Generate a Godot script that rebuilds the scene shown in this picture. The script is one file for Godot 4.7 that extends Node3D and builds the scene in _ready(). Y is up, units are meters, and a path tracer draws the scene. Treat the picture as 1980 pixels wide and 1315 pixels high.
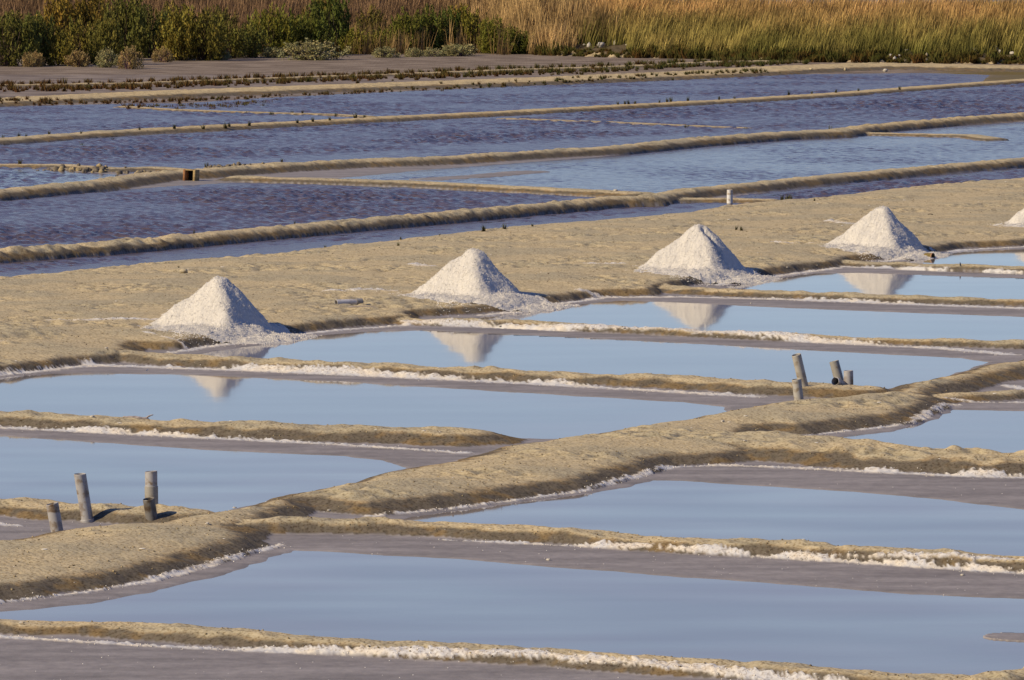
extends Node3D
# Salt pans seen from a low rise through a long lens. Places are (x, d): metres to the right of the rise and metres away from it (z = -d).
# Water lies at y = 0; earth banks are lines with a height and a half width; the ladure and the main ridge are outlines.

const EYE := 5.5
const U0 := -0.118
const DU := 0.000352
const NC := 671

var dep := PackedFloat32Array()
var seg: Array = []
var salt_seg: Array = []
var plats: Array = []
var pools: Array = []
var levee: PackedVector2Array
var hgt: Array = []
var chunk: Array = []
var blocks: Array = []
var n_big := FastNoiseLite.new()
var n_mid := FastNoiseLite.new()
var n_fine := FastNoiseLite.new()
var n_clod := FastNoiseLite.new()
var n_wave := FastNoiseLite.new()
var n_gust := FastNoiseLite.new()
var rng := RandomNumberGenerator.new()
var taken := {}
var pool_jobs: Array = []
var pool_out: Array = []
var ground_node: MeshInstance3D

# ---------------------------------------------------------------- naming helpers
func numbered(called: String) -> String:
	if not taken.has(called):
		taken[called] = 0
		return called
	taken[called] += 1
	return "%s_%03d" % [called, taken[called]]

func obj(called: String, mesh: Mesh, mat: Material, parent: Node = self) -> MeshInstance3D:
	var o := MeshInstance3D.new()
	o.name = numbered(called) if parent == self else called
	o.mesh = mesh
	if mat:
		o.material_override = mat
	parent.add_child(o, true)
	return o

func tag(o: Node, label: String, category := "", group := "", kind := "") -> void:
	if label: o.set_meta("label", label)
	if category: o.set_meta("category", category)
	if group: o.set_meta("group", group)
	if kind: o.set_meta("kind", kind)

func thing(called: String, label: String, category: String, at: Vector3, turn := 0.0, group := "") -> Node3D:
	var o := Node3D.new()
	o.name = numbered(called)
	add_child(o, true)
	o.position = at
	o.rotation.y = turn
	tag(o, label, category, group)
	return o

func copies(called: String, mesh: Mesh, mat: Material, where: Array, tints: Array, parent: Node = self, label := "", category := "") -> MultiMeshInstance3D:
	var m := MultiMesh.new()
	m.transform_format = MultiMesh.TRANSFORM_3D
	m.use_colors = true
	m.mesh = mesh
	m.instance_count = where.size()
	for i in where.size():
		m.set_instance_transform(i, where[i])
		m.set_instance_color(i, tints[i])
	var o := MultiMeshInstance3D.new()
	o.name = numbered(called) if parent == self else called
	o.multimesh = m
	o.material_override = mat
	parent.add_child(o, true)
	tag(o, label, category, "", "stuff")
	return o

# ---------------------------------------------------------------- materials
func lin(r: float, g: float, b: float) -> Color:
	return Color(r, g, b).linear_to_srgb()

func noise_tex(freq: float, seed_: int, size: int, octaves: int, lo: float, hi: float, kind := FastNoiseLite.TYPE_SIMPLEX_SMOOTH, normal := false, strength := 4.0) -> NoiseTexture2D:
	var n := FastNoiseLite.new()
	n.noise_type = kind
	n.frequency = freq
	n.seed = seed_
	n.fractal_octaves = octaves
	if kind == FastNoiseLite.TYPE_CELLULAR:
		n.cellular_return_type = FastNoiseLite.RETURN_DISTANCE
	var t := NoiseTexture2D.new()
	t.width = size
	t.height = size
	t.seamless = true
	t.noise = n
	if normal:
		t.as_normal_map = true
		t.bump_strength = strength
	else:
		var r := Gradient.new()
		r.set_color(0, Color(lo, lo, lo))
		r.set_color(1, Color(hi, hi, hi))
		t.color_ramp = r
	return t

func plain_mat(c: Color, rough: float, spec := 0.5, vertex := false) -> StandardMaterial3D:
	var m := StandardMaterial3D.new()
	m.albedo_color = c
	m.roughness = rough
	m.metallic_specular = spec
	m.vertex_color_use_as_albedo = vertex
	return m

func tri(m: StandardMaterial3D, per_metre: float) -> void:
	m.uv1_triplanar = true
	m.uv1_world_triplanar = true
	m.uv1_scale = Vector3.ONE * per_metre

func relief(m: StandardMaterial3D, t: Texture2D, cm: float) -> void:
	m.heightmap_enabled = true
	m.heightmap_texture = t
	m.heightmap_scale = cm

# ---------------------------------------------------------------- the lie of the land
func bank(b: Array, list: Array) -> void:
	var p: PackedVector2Array = b[0]
	var n := p.size()
	for i in n - 1:
		var t0 := float(i) / (n - 1)
		var t1 := float(i + 1) / (n - 1)
		list.append([p[i].x, p[i].y, p[i + 1].x, p[i + 1].y, lerpf(b[1], b[2], t0), lerpf(b[1], b[2], t1), lerpf(b[3], b[4], t0), lerpf(b[3], b[4], t1), b[5]])

func outline(p: PackedVector2Array, h: float, edge: float, crown: float) -> Array:
	var lo := p[0]
	var hi := p[0]
	for v in p:
		lo = lo.min(v)
		hi = hi.max(v)
	return [p, lo, hi, h, edge, crown]

func signed(p: PackedVector2Array, x: float, d: float) -> float:
	var best := 1e9
	var inside := false
	var n := p.size()
	var a := p[n - 1]
	for i in n:
		var b := p[i]
		var ex := b.x - a.x
		var ez := b.y - a.y
		var wx := x - a.x
		var wz := d - a.y
		var t := clampf((wx * ex + wz * ez) / (ex * ex + ez * ez + 1e-9), 0.0, 1.0)
		var qx := wx - ex * t
		var qz := wz - ez * t
		best = minf(best, qx * qx + qz * qz)
		if (a.y > d) != (b.y > d) and x < a.x + (d - a.y) / (b.y - a.y) * ex:
			inside = not inside
		a = b
	return sqrt(best) if inside else -sqrt(best)

func levee_foot(u: float) -> float:
	var n := levee.size()
	for i in n - 1:
		if u < levee[i + 1].x or i == n - 2:
			return lerpf(levee[i].y, levee[i + 1].y, clampf((u - levee[i].x) / (levee[i + 1].x - levee[i].x), 0.0, 1.0))
	return 220.0

# one row of the land at distance d: heights, share of the bank's height, salt, and how wet the floor is
func land_row(d: float, H: PackedFloat32Array, S: PackedFloat32Array, F: PackedFloat32Array, M: PackedFloat32Array) -> void:
	var far_ := 1.0 if d < 100.0 else 0.45
	var E := PackedFloat32Array()
	E.resize(NC)
	for j in NC:
		var x := (U0 + DU * j) * d
		H[j] = 0.0
		S[j] = 0.0
		F[j] = 0.0
		M[j] = 1.0
		E[j] = n_mid.get_noise_2d(x, d)
	# banks
	for s: Array in seg:
		var R: float = maxf(s[6], s[7]) * 1.3
		var az: float = s[1]
		var bz: float = s[3]
		if d < minf(az, bz) - R or d > maxf(az, bz) + R:
			continue
		var ax: float = s[0]
		var bx: float = s[2]
		var ex := bx - ax
		var ez := bz - az
		var l2 := ex * ex + ez * ez
		var t0 := 0.0
		var t1 := 1.0
		if absf(ez) > 1e-4:
			var ta := (d - R - az) / ez
			var tb := (d + R - az) / ez
			t0 = clampf(minf(ta, tb), 0.0, 1.0)
			t1 = clampf(maxf(ta, tb), 0.0, 1.0)
		var xa := ax + ex * t0
		var xb := ax + ex * t1
		var j0 := maxi(0, int(((minf(xa, xb) - R) / d - U0) / DU))
		var j1 := mini(NC - 1, int(((maxf(xa, xb) + R) / d - U0) / DU) + 1)
		var flat: float = s[8]
		for j in range(j0, j1 + 1):
			var x := (U0 + DU * j) * d
			var t := clampf(((x - ax) * ex + (d - az) * ez) / l2, 0.0, 1.0)
			var qx := x - ax - ex * t
			var qz := d - az - ez * t
			var w: float = lerpf(s[6], s[7], t)
			var q := (sqrt(qx * qx + qz * qz) + E[j] * (0.035 + 0.12 * w) * far_) / w
			if q < 1.0:
				var e1 := maxf(0.0, (q - flat) / (1.0 - flat))
				var f := (1.0 - e1 * e1) * (1.0 - 0.25 * e1)
				var h: float = f * lerpf(s[4], s[5], t) * (1.0 + 0.38 * E[j] * far_)
				if h > H[j]:
					H[j] = h
					F[j] = f
	# the two broad outlines
	for p: Array in plats:
		var lo: Vector2 = p[1]
		var hi: Vector2 = p[2]
		if d < lo.y - 0.4 or d > hi.y + 0.4:
			continue
		var j0 := maxi(0, int(((lo.x - 0.3) / d - U0) / DU))
		var j1 := mini(NC - 1, int(((hi.x + 0.3) / d - U0) / DU) + 1)
		for j in range(j0, j1 + 1):
			var sd: float = signed(p[0], (U0 + DU * j) * d, d) + E[j] * 0.10 + 0.12
			if sd > 0.0:
				var e1 := 1.0 - clampf(sd / float(p[4]), 0.0, 1.0)
				var f := 1.0 - e1 * e1 * (0.6 + 0.4 * e1)
				var h: float = p[3] * f + p[5] * smoothstep(0.3, 2.0, sd)
				if h > H[j]:
					H[j] = h
					F[j] = f
	# salt lines
	for s: Array in salt_seg:
		var R: float = maxf(s[6], s[7]) * 1.5
		var az: float = s[1]
		var bz: float = s[3]
		if d < minf(az, bz) - R or d > maxf(az, bz) + R:
			continue
		var ax: float = s[0]
		var bx: float = s[2]
		var ex := bx - ax
		var ez := bz - az
		var l2 := ex * ex + ez * ez
		var t0 := 0.0
		var t1 := 1.0
		if absf(ez) > 1e-4:
			var ta := (d - R - az) / ez
			var tb := (d + R - az) / ez
			t0 = clampf(minf(ta, tb), 0.0, 1.0)
			t1 = clampf(maxf(ta, tb), 0.0, 1.0)
		var j0 := maxi(0, int(((minf(ax + ex * t0, ax + ex * t1) - R) / d - U0) / DU))
		var j1 := mini(NC - 1, int(((maxf(ax + ex * t0, ax + ex * t1) + R) / d - U0) / DU) + 1)
		for j in range(j0, j1 + 1):
			var x := (U0 + DU * j) * d
			var t := clampf(((x - ax) * ex + (d - az) * ez) / l2, 0.0, 1.0)
			var qx := x - ax - ex * t
			var qz := d - az - ez * t
			var w: float = lerpf(s[6], s[7], t)
			var q := (sqrt(qx * qx + qz * qz) + E[j] * 0.06) / w
			if q < 1.5:
				S[j] = maxf(S[j], lerpf(s[4], s[5], t) * (1.0 - q / 1.5))
	# floors of the pools, and the far levee
	for p: Array in pools:
		var lo: Vector2 = p[1]
		var hi: Vector2 = p[2]
		if d < lo.y - 0.2 or d > hi.y + 0.2:
			continue
		var j0 := maxi(0, int(((lo.x - 0.2) / d - U0) / DU))
		var j1 := mini(NC - 1, int(((hi.x + 0.2) / d - U0) / DU) + 1)
		for j in range(j0, j1 + 1):
			if F[j] > 0.25:
				continue
			var sd: float = signed(p[0], (U0 + DU * j) * d, d) + E[j] * float(p[5])
			if sd > -0.05:
				M[j] = minf(M[j], 1.0 - smoothstep(-0.05, p[4], sd))
	for j in NC:
		var floor_ := -0.06 + 0.068 * M[j]
		H[j] = maxf(H[j] + floor_ * (1.0 - smoothstep(0.0, 0.35, F[j])), floor_)
		if d > 195.0:
			var up := d - levee_foot(U0 + DU * j) + E[j] * 0.8
			if up > 0.0:
				H[j] += 0.22 * smoothstep(0.0, 0.8, up) + 1.0 * smoothstep(0.5, 9.0, up)
				F[j] = maxf(F[j], 0.9)

func mix3(a: Vector3, b: Vector3, t: float) -> Vector3:
	return a + (b - a) * t

func land_block(k: int) -> void:
	var r0: int = blocks[k][0]
	var r1: int = blocks[k][1]
	var n := r1 - r0 + 3
	var hs: Array = []
	var mac: Array = []
	var cols: Array = []
	for i in n:
		var r := clampi(r0 - 1 + i, 0, dep.size() - 1)
		var d := dep[r]
		var H := PackedFloat32Array()
		var S := PackedFloat32Array()
		var F := PackedFloat32Array()
		var M := PackedFloat32Array()
		H.resize(NC); S.resize(NC); F.resize(NC); M.resize(NC)
		land_row(d, H, S, F, M)
		mac.append(H.duplicate())
		var C := PackedColorArray()
		C.resize(NC)
		for j in NC:
			var x := (U0 + DU * j) * d
			var h := H[j]
			if M[j] < 0.1 and h < -0.03:
				C[j] = Color(0.12, 0.10, 0.085)
				continue
			var big := n_big.get_noise_2d(x, d)
			var fine := n_fine.get_noise_2d(x, d)
			var clod := n_clod.get_noise_2d(x, d)
			var salt := S[j]
			var f := F[j]
			var c: Vector3
			if h > 0.016:
				var dry := smoothstep(0.66, 0.90, f + 0.13 * fine + 0.10 * big)
				var sand := mix3(Vector3(0.485, 0.395, 0.24), Vector3(0.405, 0.345, 0.225), smoothstep(-0.25, 0.35, big))
				if d > 150.0:
					sand = mix3(sand, Vector3(0.50, 0.39, 0.21), 0.6)
				sand *= 1.0 + 0.13 * fine + 0.05 * clod
				var wet := mix3(Vector3(0.132, 0.110, 0.080), Vector3(0.19, 0.135, 0.07), smoothstep(0.0, 0.55, fine - big))
				wet *= 1.0 + 0.15 * clod
				c = mix3(wet, sand, dry)
				if dry > 0.3 and dry < 0.9:
					c = mix3(c, Vector3(0.30, 0.18, 0.07), 0.35 * (0.5 + fine))
				var amp := minf(1.0, h * 12.0) * (1.0 if d < 100.0 else 0.45)
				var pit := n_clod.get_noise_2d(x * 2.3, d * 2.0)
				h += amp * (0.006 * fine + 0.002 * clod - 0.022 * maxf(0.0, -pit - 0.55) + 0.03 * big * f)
				var tread := smoothstep(0.0, 0.3, n_big.get_noise_2d(x * 0.9 + 90.0, d * 0.9)) * smoothstep(0.10, 0.14, h)
				var heel := n_clod.get_noise_2d(x * 0.42, d * 0.42)
				h += tread * 0.03 * (heel - 0.2)
				c *= 1.0 - tread * 0.22 * smoothstep(0.1, -0.4, heel)
				c = mix3(c, Vector3(0.33, 0.29, 0.19), tread * 0.4 * smoothstep(-0.1, 0.4, fine))
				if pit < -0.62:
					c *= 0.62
				if d > 200.0 and h > 0.05 and d - levee_foot(U0 + DU * j) > 0.3:
					c = Vector3(0.11, 0.085, 0.05) * (1.0 + 0.3 * fine)
			else:
				var streak := n_mid.get_noise_2d(x * 0.35 + 40.0, d * 1.6)
				c = Vector3(0.238, 0.214, 0.202) * (1.02 + 0.30 * streak + 0.06 * fine)
				if d > 150.0:
					c = mix3(Vector3(0.16, 0.125, 0.095), Vector3(0.255, 0.205, 0.16), smoothstep(-0.35, 0.35, streak + big))
					if d > 180.0 and d < 213.0:
						c = mix3(c, Vector3(0.15, 0.115, 0.045), smoothstep(14.0, 16.5, x + 2.0 * big))
				h += 0.0025 * fine * M[j]
			if salt > 0.0:
				var speck := n_clod.get_noise_2d(x * 3.1, d * 1.3)
				var cover := smoothstep(0.22, 0.42, salt * 0.9 + 0.16 * clod + 0.18 * fine + 0.26 * speck)
				c = mix3(c, mix3(Vector3(0.62, 0.56, 0.46), Vector3(0.55, 0.53, 0.50), smoothstep(-0.3, 0.3, big + fine)), cover)
				h += cover * (0.005 + 0.008 * maxf(0.0, clod + 0.2) + 0.005 * fine + 0.006 * speck)
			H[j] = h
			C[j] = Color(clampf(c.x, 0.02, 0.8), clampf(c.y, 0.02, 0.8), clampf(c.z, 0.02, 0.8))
		hs.append(H)
		cols.append(C)
	var out: Array = []
	for want_mud in [false, true]:
		var V := PackedVector3Array()
		var N := PackedVector3Array()
		var K := PackedColorArray()
		var I := PackedInt32Array()
		var ids := PackedInt32Array()
		ids.resize((n - 2) * NC)
		ids.fill(-1)
		for i in range(1, n - 2):
			var A: PackedFloat32Array = hs[i]
			var B: PackedFloat32Array = hs[i + 1]
			var MA: PackedFloat32Array = mac[i]
			var MB: PackedFloat32Array = mac[i + 1]
			var d0 := dep[r0 - 1 + i]
			for j in NC - 1:
				var most := maxf(maxf(A[j], A[j + 1]), maxf(B[j], B[j + 1]))
				if most < -0.035:
					continue
				var mud := MA[j] < 0.0165 and d0 < 205.0
				if mud != want_mud:
					continue
				var q := PackedInt32Array()
				for c4 in 4:
					var ii := i + (c4 >> 1)
					var jj := j + (c4 & 1)
					var at := (ii - 1) * NC + jj
					if ids[at] < 0:
						ids[at] = V.size()
						var d := dep[r0 - 1 + ii]
						var HH: PackedFloat32Array = hs[ii]
						V.append(Vector3((U0 + DU * jj) * d, HH[jj], -d))
						var jl := maxi(jj - 1, 0)
						var jr := mini(jj + 1, NC - 1)
						var up: PackedFloat32Array = hs[ii + 1]
						var dn: PackedFloat32Array = hs[ii - 1]
						var dd := dep[mini(r0 + ii, dep.size() - 1)] - dep[maxi(r0 - 2 + ii, 0)]
						N.append(Vector3(-(HH[jr] - HH[jl]) / (DU * d * (jr - jl)), 1.0, (up[jj] - dn[jj]) / maxf(dd, 0.01)).normalized())
						K.append(cols[ii][jj])
					q.append(ids[at])
				I.append_array([q[0], q[2], q[1], q[1], q[2], q[3]])
		out.append([V, N, K, I])
	chunk[k] = out
	hgt[k] = hs.slice(1, n - 2 + (1 if k == blocks.size() - 1 else 0))

var rows_flat: Array = []

func ground_at(x: float, d: float) -> float:
	var lo := 0
	var hi := dep.size() - 1
	while hi - lo > 1:
		var mid := (lo + hi) >> 1
		if dep[mid] <= d:
			lo = mid
		else:
			hi = mid
	var u := clampf((x / d - U0) / DU, 0.0, NC - 1.01)
	var j := int(u)
	var f := u - j
	var t := clampf((d - dep[lo]) / (dep[hi] - dep[lo]), 0.0, 1.0)
	var A: PackedFloat32Array = rows_flat[lo]
	var B: PackedFloat32Array = rows_flat[hi]
	return lerpf(lerpf(A[j], A[j + 1], f), lerpf(B[j], B[j + 1], f), t)

func on_ground(x: float, d: float, sink := 0.0) -> Vector3:
	return Vector3(x, ground_at(x, d) - sink, -d)

# ---------------------------------------------------------------- water
func pool_block(k: int) -> void:
	var job: Array = pool_jobs[k]
	var p: PackedVector2Array = job[0]
	var level: float = job[1]
	var amp: float = job[2]
	var lo := Vector2(1e9, 1e9)
	var hi := -lo
	for v in p:
		lo = lo.min(v)
		hi = hi.max(v)
	var ds := PackedFloat32Array()
	var d := maxf(lo.y, 41.0)
	while d < hi.y + 0.3:
		ds.append(d)
		d += job[3]
	var step := DU * (2 if amp > 0.0 else 4)
	var nc := int(0.236 / step)
	var V := PackedVector3Array()
	var N := PackedVector3Array()
	var I := PackedInt32Array()
	var K := PackedColorArray()
	var prev := PackedInt32Array()
	for r in ds.size():
		var cur := PackedInt32Array()
		cur.resize(nc)
		cur.fill(-1)
		for j in nc:
			var x := (U0 + step * j) * ds[r]
			if x < lo.x - 1.0 or x > hi.x + 1.0:
				continue
			var sd := signed(p, x, ds[r])
			if sd < -1.0:
				continue
			cur[j] = V.size()
			var y := level
			var nn := Vector3.UP
			if amp > 0.0:
				var a := amp * (0.25 + 0.75 * smoothstep(0.0, 1.2, sd)) * 1.2 * clampf(0.8 + 1.0 * n_gust.get_noise_2d(x, ds[r]), 0.45, 1.3) * (0.3 + 0.7 * smoothstep(0.0, job[5], ds[r] - job[4][0] - job[4][1] * x))
				var e := 0.05
				var h0 := n_wave.get_noise_2d(x, ds[r])
				var h1 := n_wave.get_noise_2d(x + e, ds[r])
				var h2 := n_wave.get_noise_2d(x, ds[r] + e)
				y += a * h0
				nn = Vector3(-(h1 - h0) * a / e, 1.0, (h2 - h0) * a / e).normalized()
			if amp == 0.0:
				var g0 := n_gust.get_noise_2d(x * 2.2, ds[r] * 7.0)
				nn = Vector3(0.002 * n_gust.get_noise_2d(x * 2.2 + 50.0, ds[r] * 7.0), 1.0, lerpf(0.013, 0.003, smoothstep(58.0, 64.0, ds[r])) * g0).normalized()
			V.append(Vector3(x, y, -ds[r]))
			N.append(nn)
			var deep := smoothstep(0.0, 2.2, sd + 0.9 * n_gust.get_noise_2d(x * 3.0, ds[r] * 6.0))
			K.append(Color(0.19, 0.165, 0.16).lerp(Color(0.16, 0.152, 0.145), deep) if amp == 0.0 else Color(0.080, 0.056, 0.050))
		if r > 0:
			for j in nc - 1:
				if cur[j] >= 0 and cur[j + 1] >= 0 and prev[j] >= 0 and prev[j + 1] >= 0:
					I.append_array([prev[j], cur[j], prev[j + 1], prev[j + 1], cur[j], cur[j + 1]])
		prev = cur
	pool_out[k] = [V, N, I, K]

func arrays(V: PackedVector3Array, N: PackedVector3Array, I: PackedInt32Array, C = null, UV = null) -> Array:
	var a: Array = []
	a.resize(Mesh.ARRAY_MAX)
	a[Mesh.ARRAY_VERTEX] = V
	a[Mesh.ARRAY_NORMAL] = N
	a[Mesh.ARRAY_INDEX] = I
	if C != null:
		a[Mesh.ARRAY_COLOR] = C
	if UV != null:
		a[Mesh.ARRAY_TEX_UV] = UV
	return a

# ---------------------------------------------------------------- small shapes
func lump(seed_: int, rings: int, sides: int, rough: float, squash := Vector3.ONE) -> ArrayMesh:
	var nz := FastNoiseLite.new()
	nz.seed = seed_
	nz.frequency = 0.9
	var st := SurfaceTool.new()
	st.begin(Mesh.PRIMITIVE_TRIANGLES)
	for i in rings + 1:
		var a := PI * i / rings
		for j in sides:
			var b := TAU * j / sides
			var v := Vector3(sin(a) * cos(b), cos(a), sin(a) * sin(b))
			v *= 1.0 + rough * nz.get_noise_3dv(v * 2.2) + rough * 0.6 * nz.get_noise_3dv(v * 5.0 + Vector3.ONE * 9.0)
			st.add_vertex(v * squash)
	for i in rings:
		for j in sides:
			var p := i * sides + j
			var q := i * sides + (j + 1) % sides
			st.add_index(p); st.add_index(q); st.add_index(p + sides)
			st.add_index(q); st.add_index(q + sides); st.add_index(p + sides)
	st.generate_normals()
	return st.commit()

func tube(r: float, wall: float, length: float, sides := 28, slant := 0.0, bump := 0.0) -> ArrayMesh:
	# an open pipe along +y, its rim cut at a slight slant
	var st := SurfaceTool.new()
	st.begin(Mesh.PRIMITIVE_TRIANGLES)
	var prof := [[r, 0.0], [r, length - 0.004], [r - 0.003, length], [r - wall + 0.002, length], [r - wall, length - 0.003], [r - wall, 0.0]]
	for k in prof.size() - 1:
		st.set_smooth_group(k)
		for j in sides:
			var c: Array = []
			for e in [[k, j], [k + 1, j], [k + 1, j + 1], [k, j + 1]]:
				var a: float = TAU * e[1] / sides
				var rr: float = prof[e[0]][0] + bump * sin(a * 3.0) * 0.5
				var y: float = prof[e[0]][1]
				if y > length * 0.5:
					y += slant * cos(a)
				c.append(Vector3(cos(a) * rr, y, sin(a) * rr))
			for v in [c[0], c[1], c[2], c[0], c[2], c[3]]:
				st.add_vertex(v)
	st.generate_normals()
	return st.commit()

func blade(st: SurfaceTool, base: Vector3, dir: Vector3, side: Vector3, length: float, w: float, bend: Vector3, c0: Color, c1: Color, parts := 3) -> void:
	var last_l := base - side * w * 0.5
	var last_r := base + side * w * 0.5
	var lc := c0
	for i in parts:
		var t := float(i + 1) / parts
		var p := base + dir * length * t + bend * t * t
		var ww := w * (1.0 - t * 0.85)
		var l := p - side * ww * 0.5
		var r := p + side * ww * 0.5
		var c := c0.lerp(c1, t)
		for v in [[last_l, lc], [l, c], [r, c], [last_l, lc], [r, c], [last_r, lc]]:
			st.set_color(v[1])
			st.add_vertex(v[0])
		last_l = l
		last_r = r
		lc = c

func tuft(seed_: int, count: int, h: float, spread: float, w: float, lean: Vector3, c0: Color, c1: Color, loose := 0.35) -> ArrayMesh:
	var r := RandomNumberGenerator.new()
	r.seed = seed_
	var st := SurfaceTool.new()
	st.begin(Mesh.PRIMITIVE_TRIANGLES)
	for i in count:
		var a := r.randf() * TAU
		var rad := spread * sqrt(r.randf())
		var b := Vector3(cos(a) * rad, 0, sin(a) * rad)
		var dir := (Vector3.UP + Vector3(r.randfn(0, loose * 0.5), 0, r.randfn(0, loose * 0.5)) + lean * 0.35).normalized()
		var s := Vector3(cos(a + 1.0), 0, sin(a + 1.0))
		var l := h * r.randf_range(0.55, 1.1)
		var k := r.randf_range(0.75, 1.2)
		blade(st, b, dir, s, l, w * r.randf_range(0.6, 1.3), lean * l * r.randf_range(0.2, 0.6), c0 * k, c1 * k)
	st.generate_normals()
	return st.commit()

# a shrub's crown: upright plumes of small leaf faces on a rounded clump
func crown(seed_: int, plumes: int, w: float, h: float, per: int, leaf: float, upright: float) -> ArrayMesh:
	var r := RandomNumberGenerator.new()
	r.seed = seed_
	var st := SurfaceTool.new()
	st.begin(Mesh.PRIMITIVE_TRIANGLES)
	for i in plumes:
		var a := r.randf() * TAU
		var q := sqrt(r.randf())
		var top := (0.5 + 0.5 * sqrt(maxf(0.0, 1.0 - q * q))) * (r.randf_range(0.75, 1.08) if i % 5 < 3 else r.randf_range(0.28, 0.7))
		var tip := Vector3(cos(a) * q * w * 0.5 + 0.05 * h, h * top, sin(a) * q * w * 0.4)
		var len_ := h * r.randf_range(0.28, 0.52)
		var low := tip - (Vector3(cos(a) * q * 0.5, upright, sin(a) * q * 0.5) + Vector3(r.randfn(0, 0.2), 0, r.randfn(0, 0.2))).normalized() * len_
		low.y = maxf(low.y, 0.02)
		var hue := r.randf_range(0.65, 1.3)
		var warm := r.randf_range(-0.1, 0.25)
		for k in per:
			var t := r.randf()
			var p := low.lerp(tip, t)
			var wide := len_ * 0.15 * (1.05 - t)
			p += Vector3(r.randfn(0, wide), r.randfn(0, wide * 0.5), r.randfn(0, wide))
			var dir := Vector3(r.randfn(0, 0.4), 1.0, r.randfn(0, 0.4)).normalized()
			var s := Vector3(r.randfn(0, 1), r.randfn(0, 0.4), r.randfn(0, 1)).normalized()
			var l := leaf * r.randf_range(0.7, 1.5)
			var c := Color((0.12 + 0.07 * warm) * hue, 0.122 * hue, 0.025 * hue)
			c = c * (0.7 + 0.65 * t)  # tips paler like new growth, and sunlit crown tops put into the colour
			st.set_color(c)
			var e := s * l * 0.22
			st.add_vertex(p - e); st.add_vertex(p + dir * l); st.add_vertex(p + e)
	for i in plumes / 2:
		var a := r.randf() * TAU
		var q := r.randf()
		st.set_color(Color(0.09, 0.065, 0.04))
		var b := Vector3(cos(a) * q * w * 0.12, -0.05, sin(a) * q * w * 0.12)
		var e := Vector3(cos(a) * q * w * 0.42, h * r.randf_range(0.5, 0.85), sin(a) * q * w * 0.35)
		var s := Vector3(0.012, 0, 0.006)
		st.add_vertex(b - s); st.add_vertex(e); st.add_vertex(b + s)
	st.generate_normals()
	return st.commit()

# ---------------------------------------------------------------- the salt heaps
func heap(x0: float, d0: float, seed_: int, size: float) -> ArrayMesh:
	var nz := FastNoiseLite.new()
	nz.seed = seed_
	nz.frequency = 1.0
	var n := 176
	var half := 1.5
	var V := PackedVector3Array()
	var I := PackedInt32Array()
	var hh := PackedFloat32Array()
	var foot := ground_at(x0, d0)
	var turn: float = [0.0, -0.06, 0.05, -0.03, 0.03][seed_ % 5]
	var slump := Vector2(cos(seed_ * 1.9), sin(seed_ * 1.9))
	var faces := [[-0.60, 0.80, 1.14], [-0.80, -0.60, 1.10], [0.85, 0.53, 1.12], [0.75, -0.66, 1.32]]
	for i in n:
		for j in n:
			var x := (float(j) / (n - 1) * 2.0 - 1.0) * half
			var f := (float(i) / (n - 1) * 2.0 - 1.0) * half      # towards the rise
			var wob := 0.05 * nz.get_noise_2d(x * 1.6, f * 1.6)
			var xt := x * cos(turn) - f * sin(turn)
			var ft := x * sin(turn) + f * cos(turn)
			var h := 0.0
			var acc := 0.0
			for fc: Array in faces:
				acc += exp(-20.0 * (0.735 * size - fc[2] * (fc[0] * xt + fc[1] * ft + wob)))
			h = -log(acc) / 20.0
			h = minf(h, 0.648 * size - 0.3 * sqrt(x * x + f * f))
			# a small slip on one flank, and a broken gully on the third heap
			var run := x * slump.x + f * slump.y
			var off := x * slump.y - f * slump.x
			h -= 0.022 * exp(-pow(off / 0.11, 2.0)) * smoothstep(0.08, 0.25, run) * smoothstep(0.75, 0.4, run)
			if seed_ == 52:
				run = x * 0.60 + f * 0.80
				off = x * 0.80 - f * 0.60 + 0.04 * nz.get_noise_1d(run * 9.0)
				h -= 0.085 * exp(-pow(off / 0.045, 2.0)) * smoothstep(0.03, 0.12, run) * smoothstep(0.75, 0.45, run)
			# the loose skirt runs out over the bank towards the pan
			var ax := x - 0.30
			var af := f - 0.55
			var skirt := 0.06 * (1.0 - sqrt(pow(ax * 0.95 - af * 0.12, 2.0) / 0.72 + pow(af, 2.0) / 0.62)) + 0.03 * nz.get_noise_2d(x * 4.0, f * 4.0 + 7.0)
			h = maxf(h, skirt)
			var k := 0.10
			var m := clampf(0.5 + 0.5 * (h - skirt) / k, 0.0, 1.0)
			h = lerpf(skirt, h, m) + k * m * (1.0 - m)
			h += (0.010 * nz.get_noise_2d(x * 26.0, f * 26.0) + 0.012 * nz.get_noise_2d(x * 60.0, f * 60.0) + 0.006 * nz.get_noise_2d(x * 9.0, f * 9.0)) * smoothstep(-0.01, 0.02, h)
			var g := ground_at(x0 + x, d0 - f)
			g = lerpf(g, maxf(g, foot - 0.02), smoothstep(0.1, 0.35, h))
			hh.append(h)
			V.append(Vector3(x, g + h - 0.004 - foot, f))
	for i in n - 1:
		for j in n - 1:
			var a := i * n + j
			if maxf(maxf(hh[a], hh[a + 1]), maxf(hh[a + n], hh[a + n + 1])) < -0.012:
				continue
			I.append_array([a, a + 1, a + n, a + 1, a + n + 1, a + n])
	var st := SurfaceTool.new()
	st.create_from_arrays(arrays(V, flat_up(V.size()), I))
	st.generate_normals()
	return st.commit()

func flat_up(n: int) -> PackedVector3Array:
	var a := PackedVector3Array()
	a.resize(n)
	a.fill(Vector3.UP)
	return a


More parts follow.
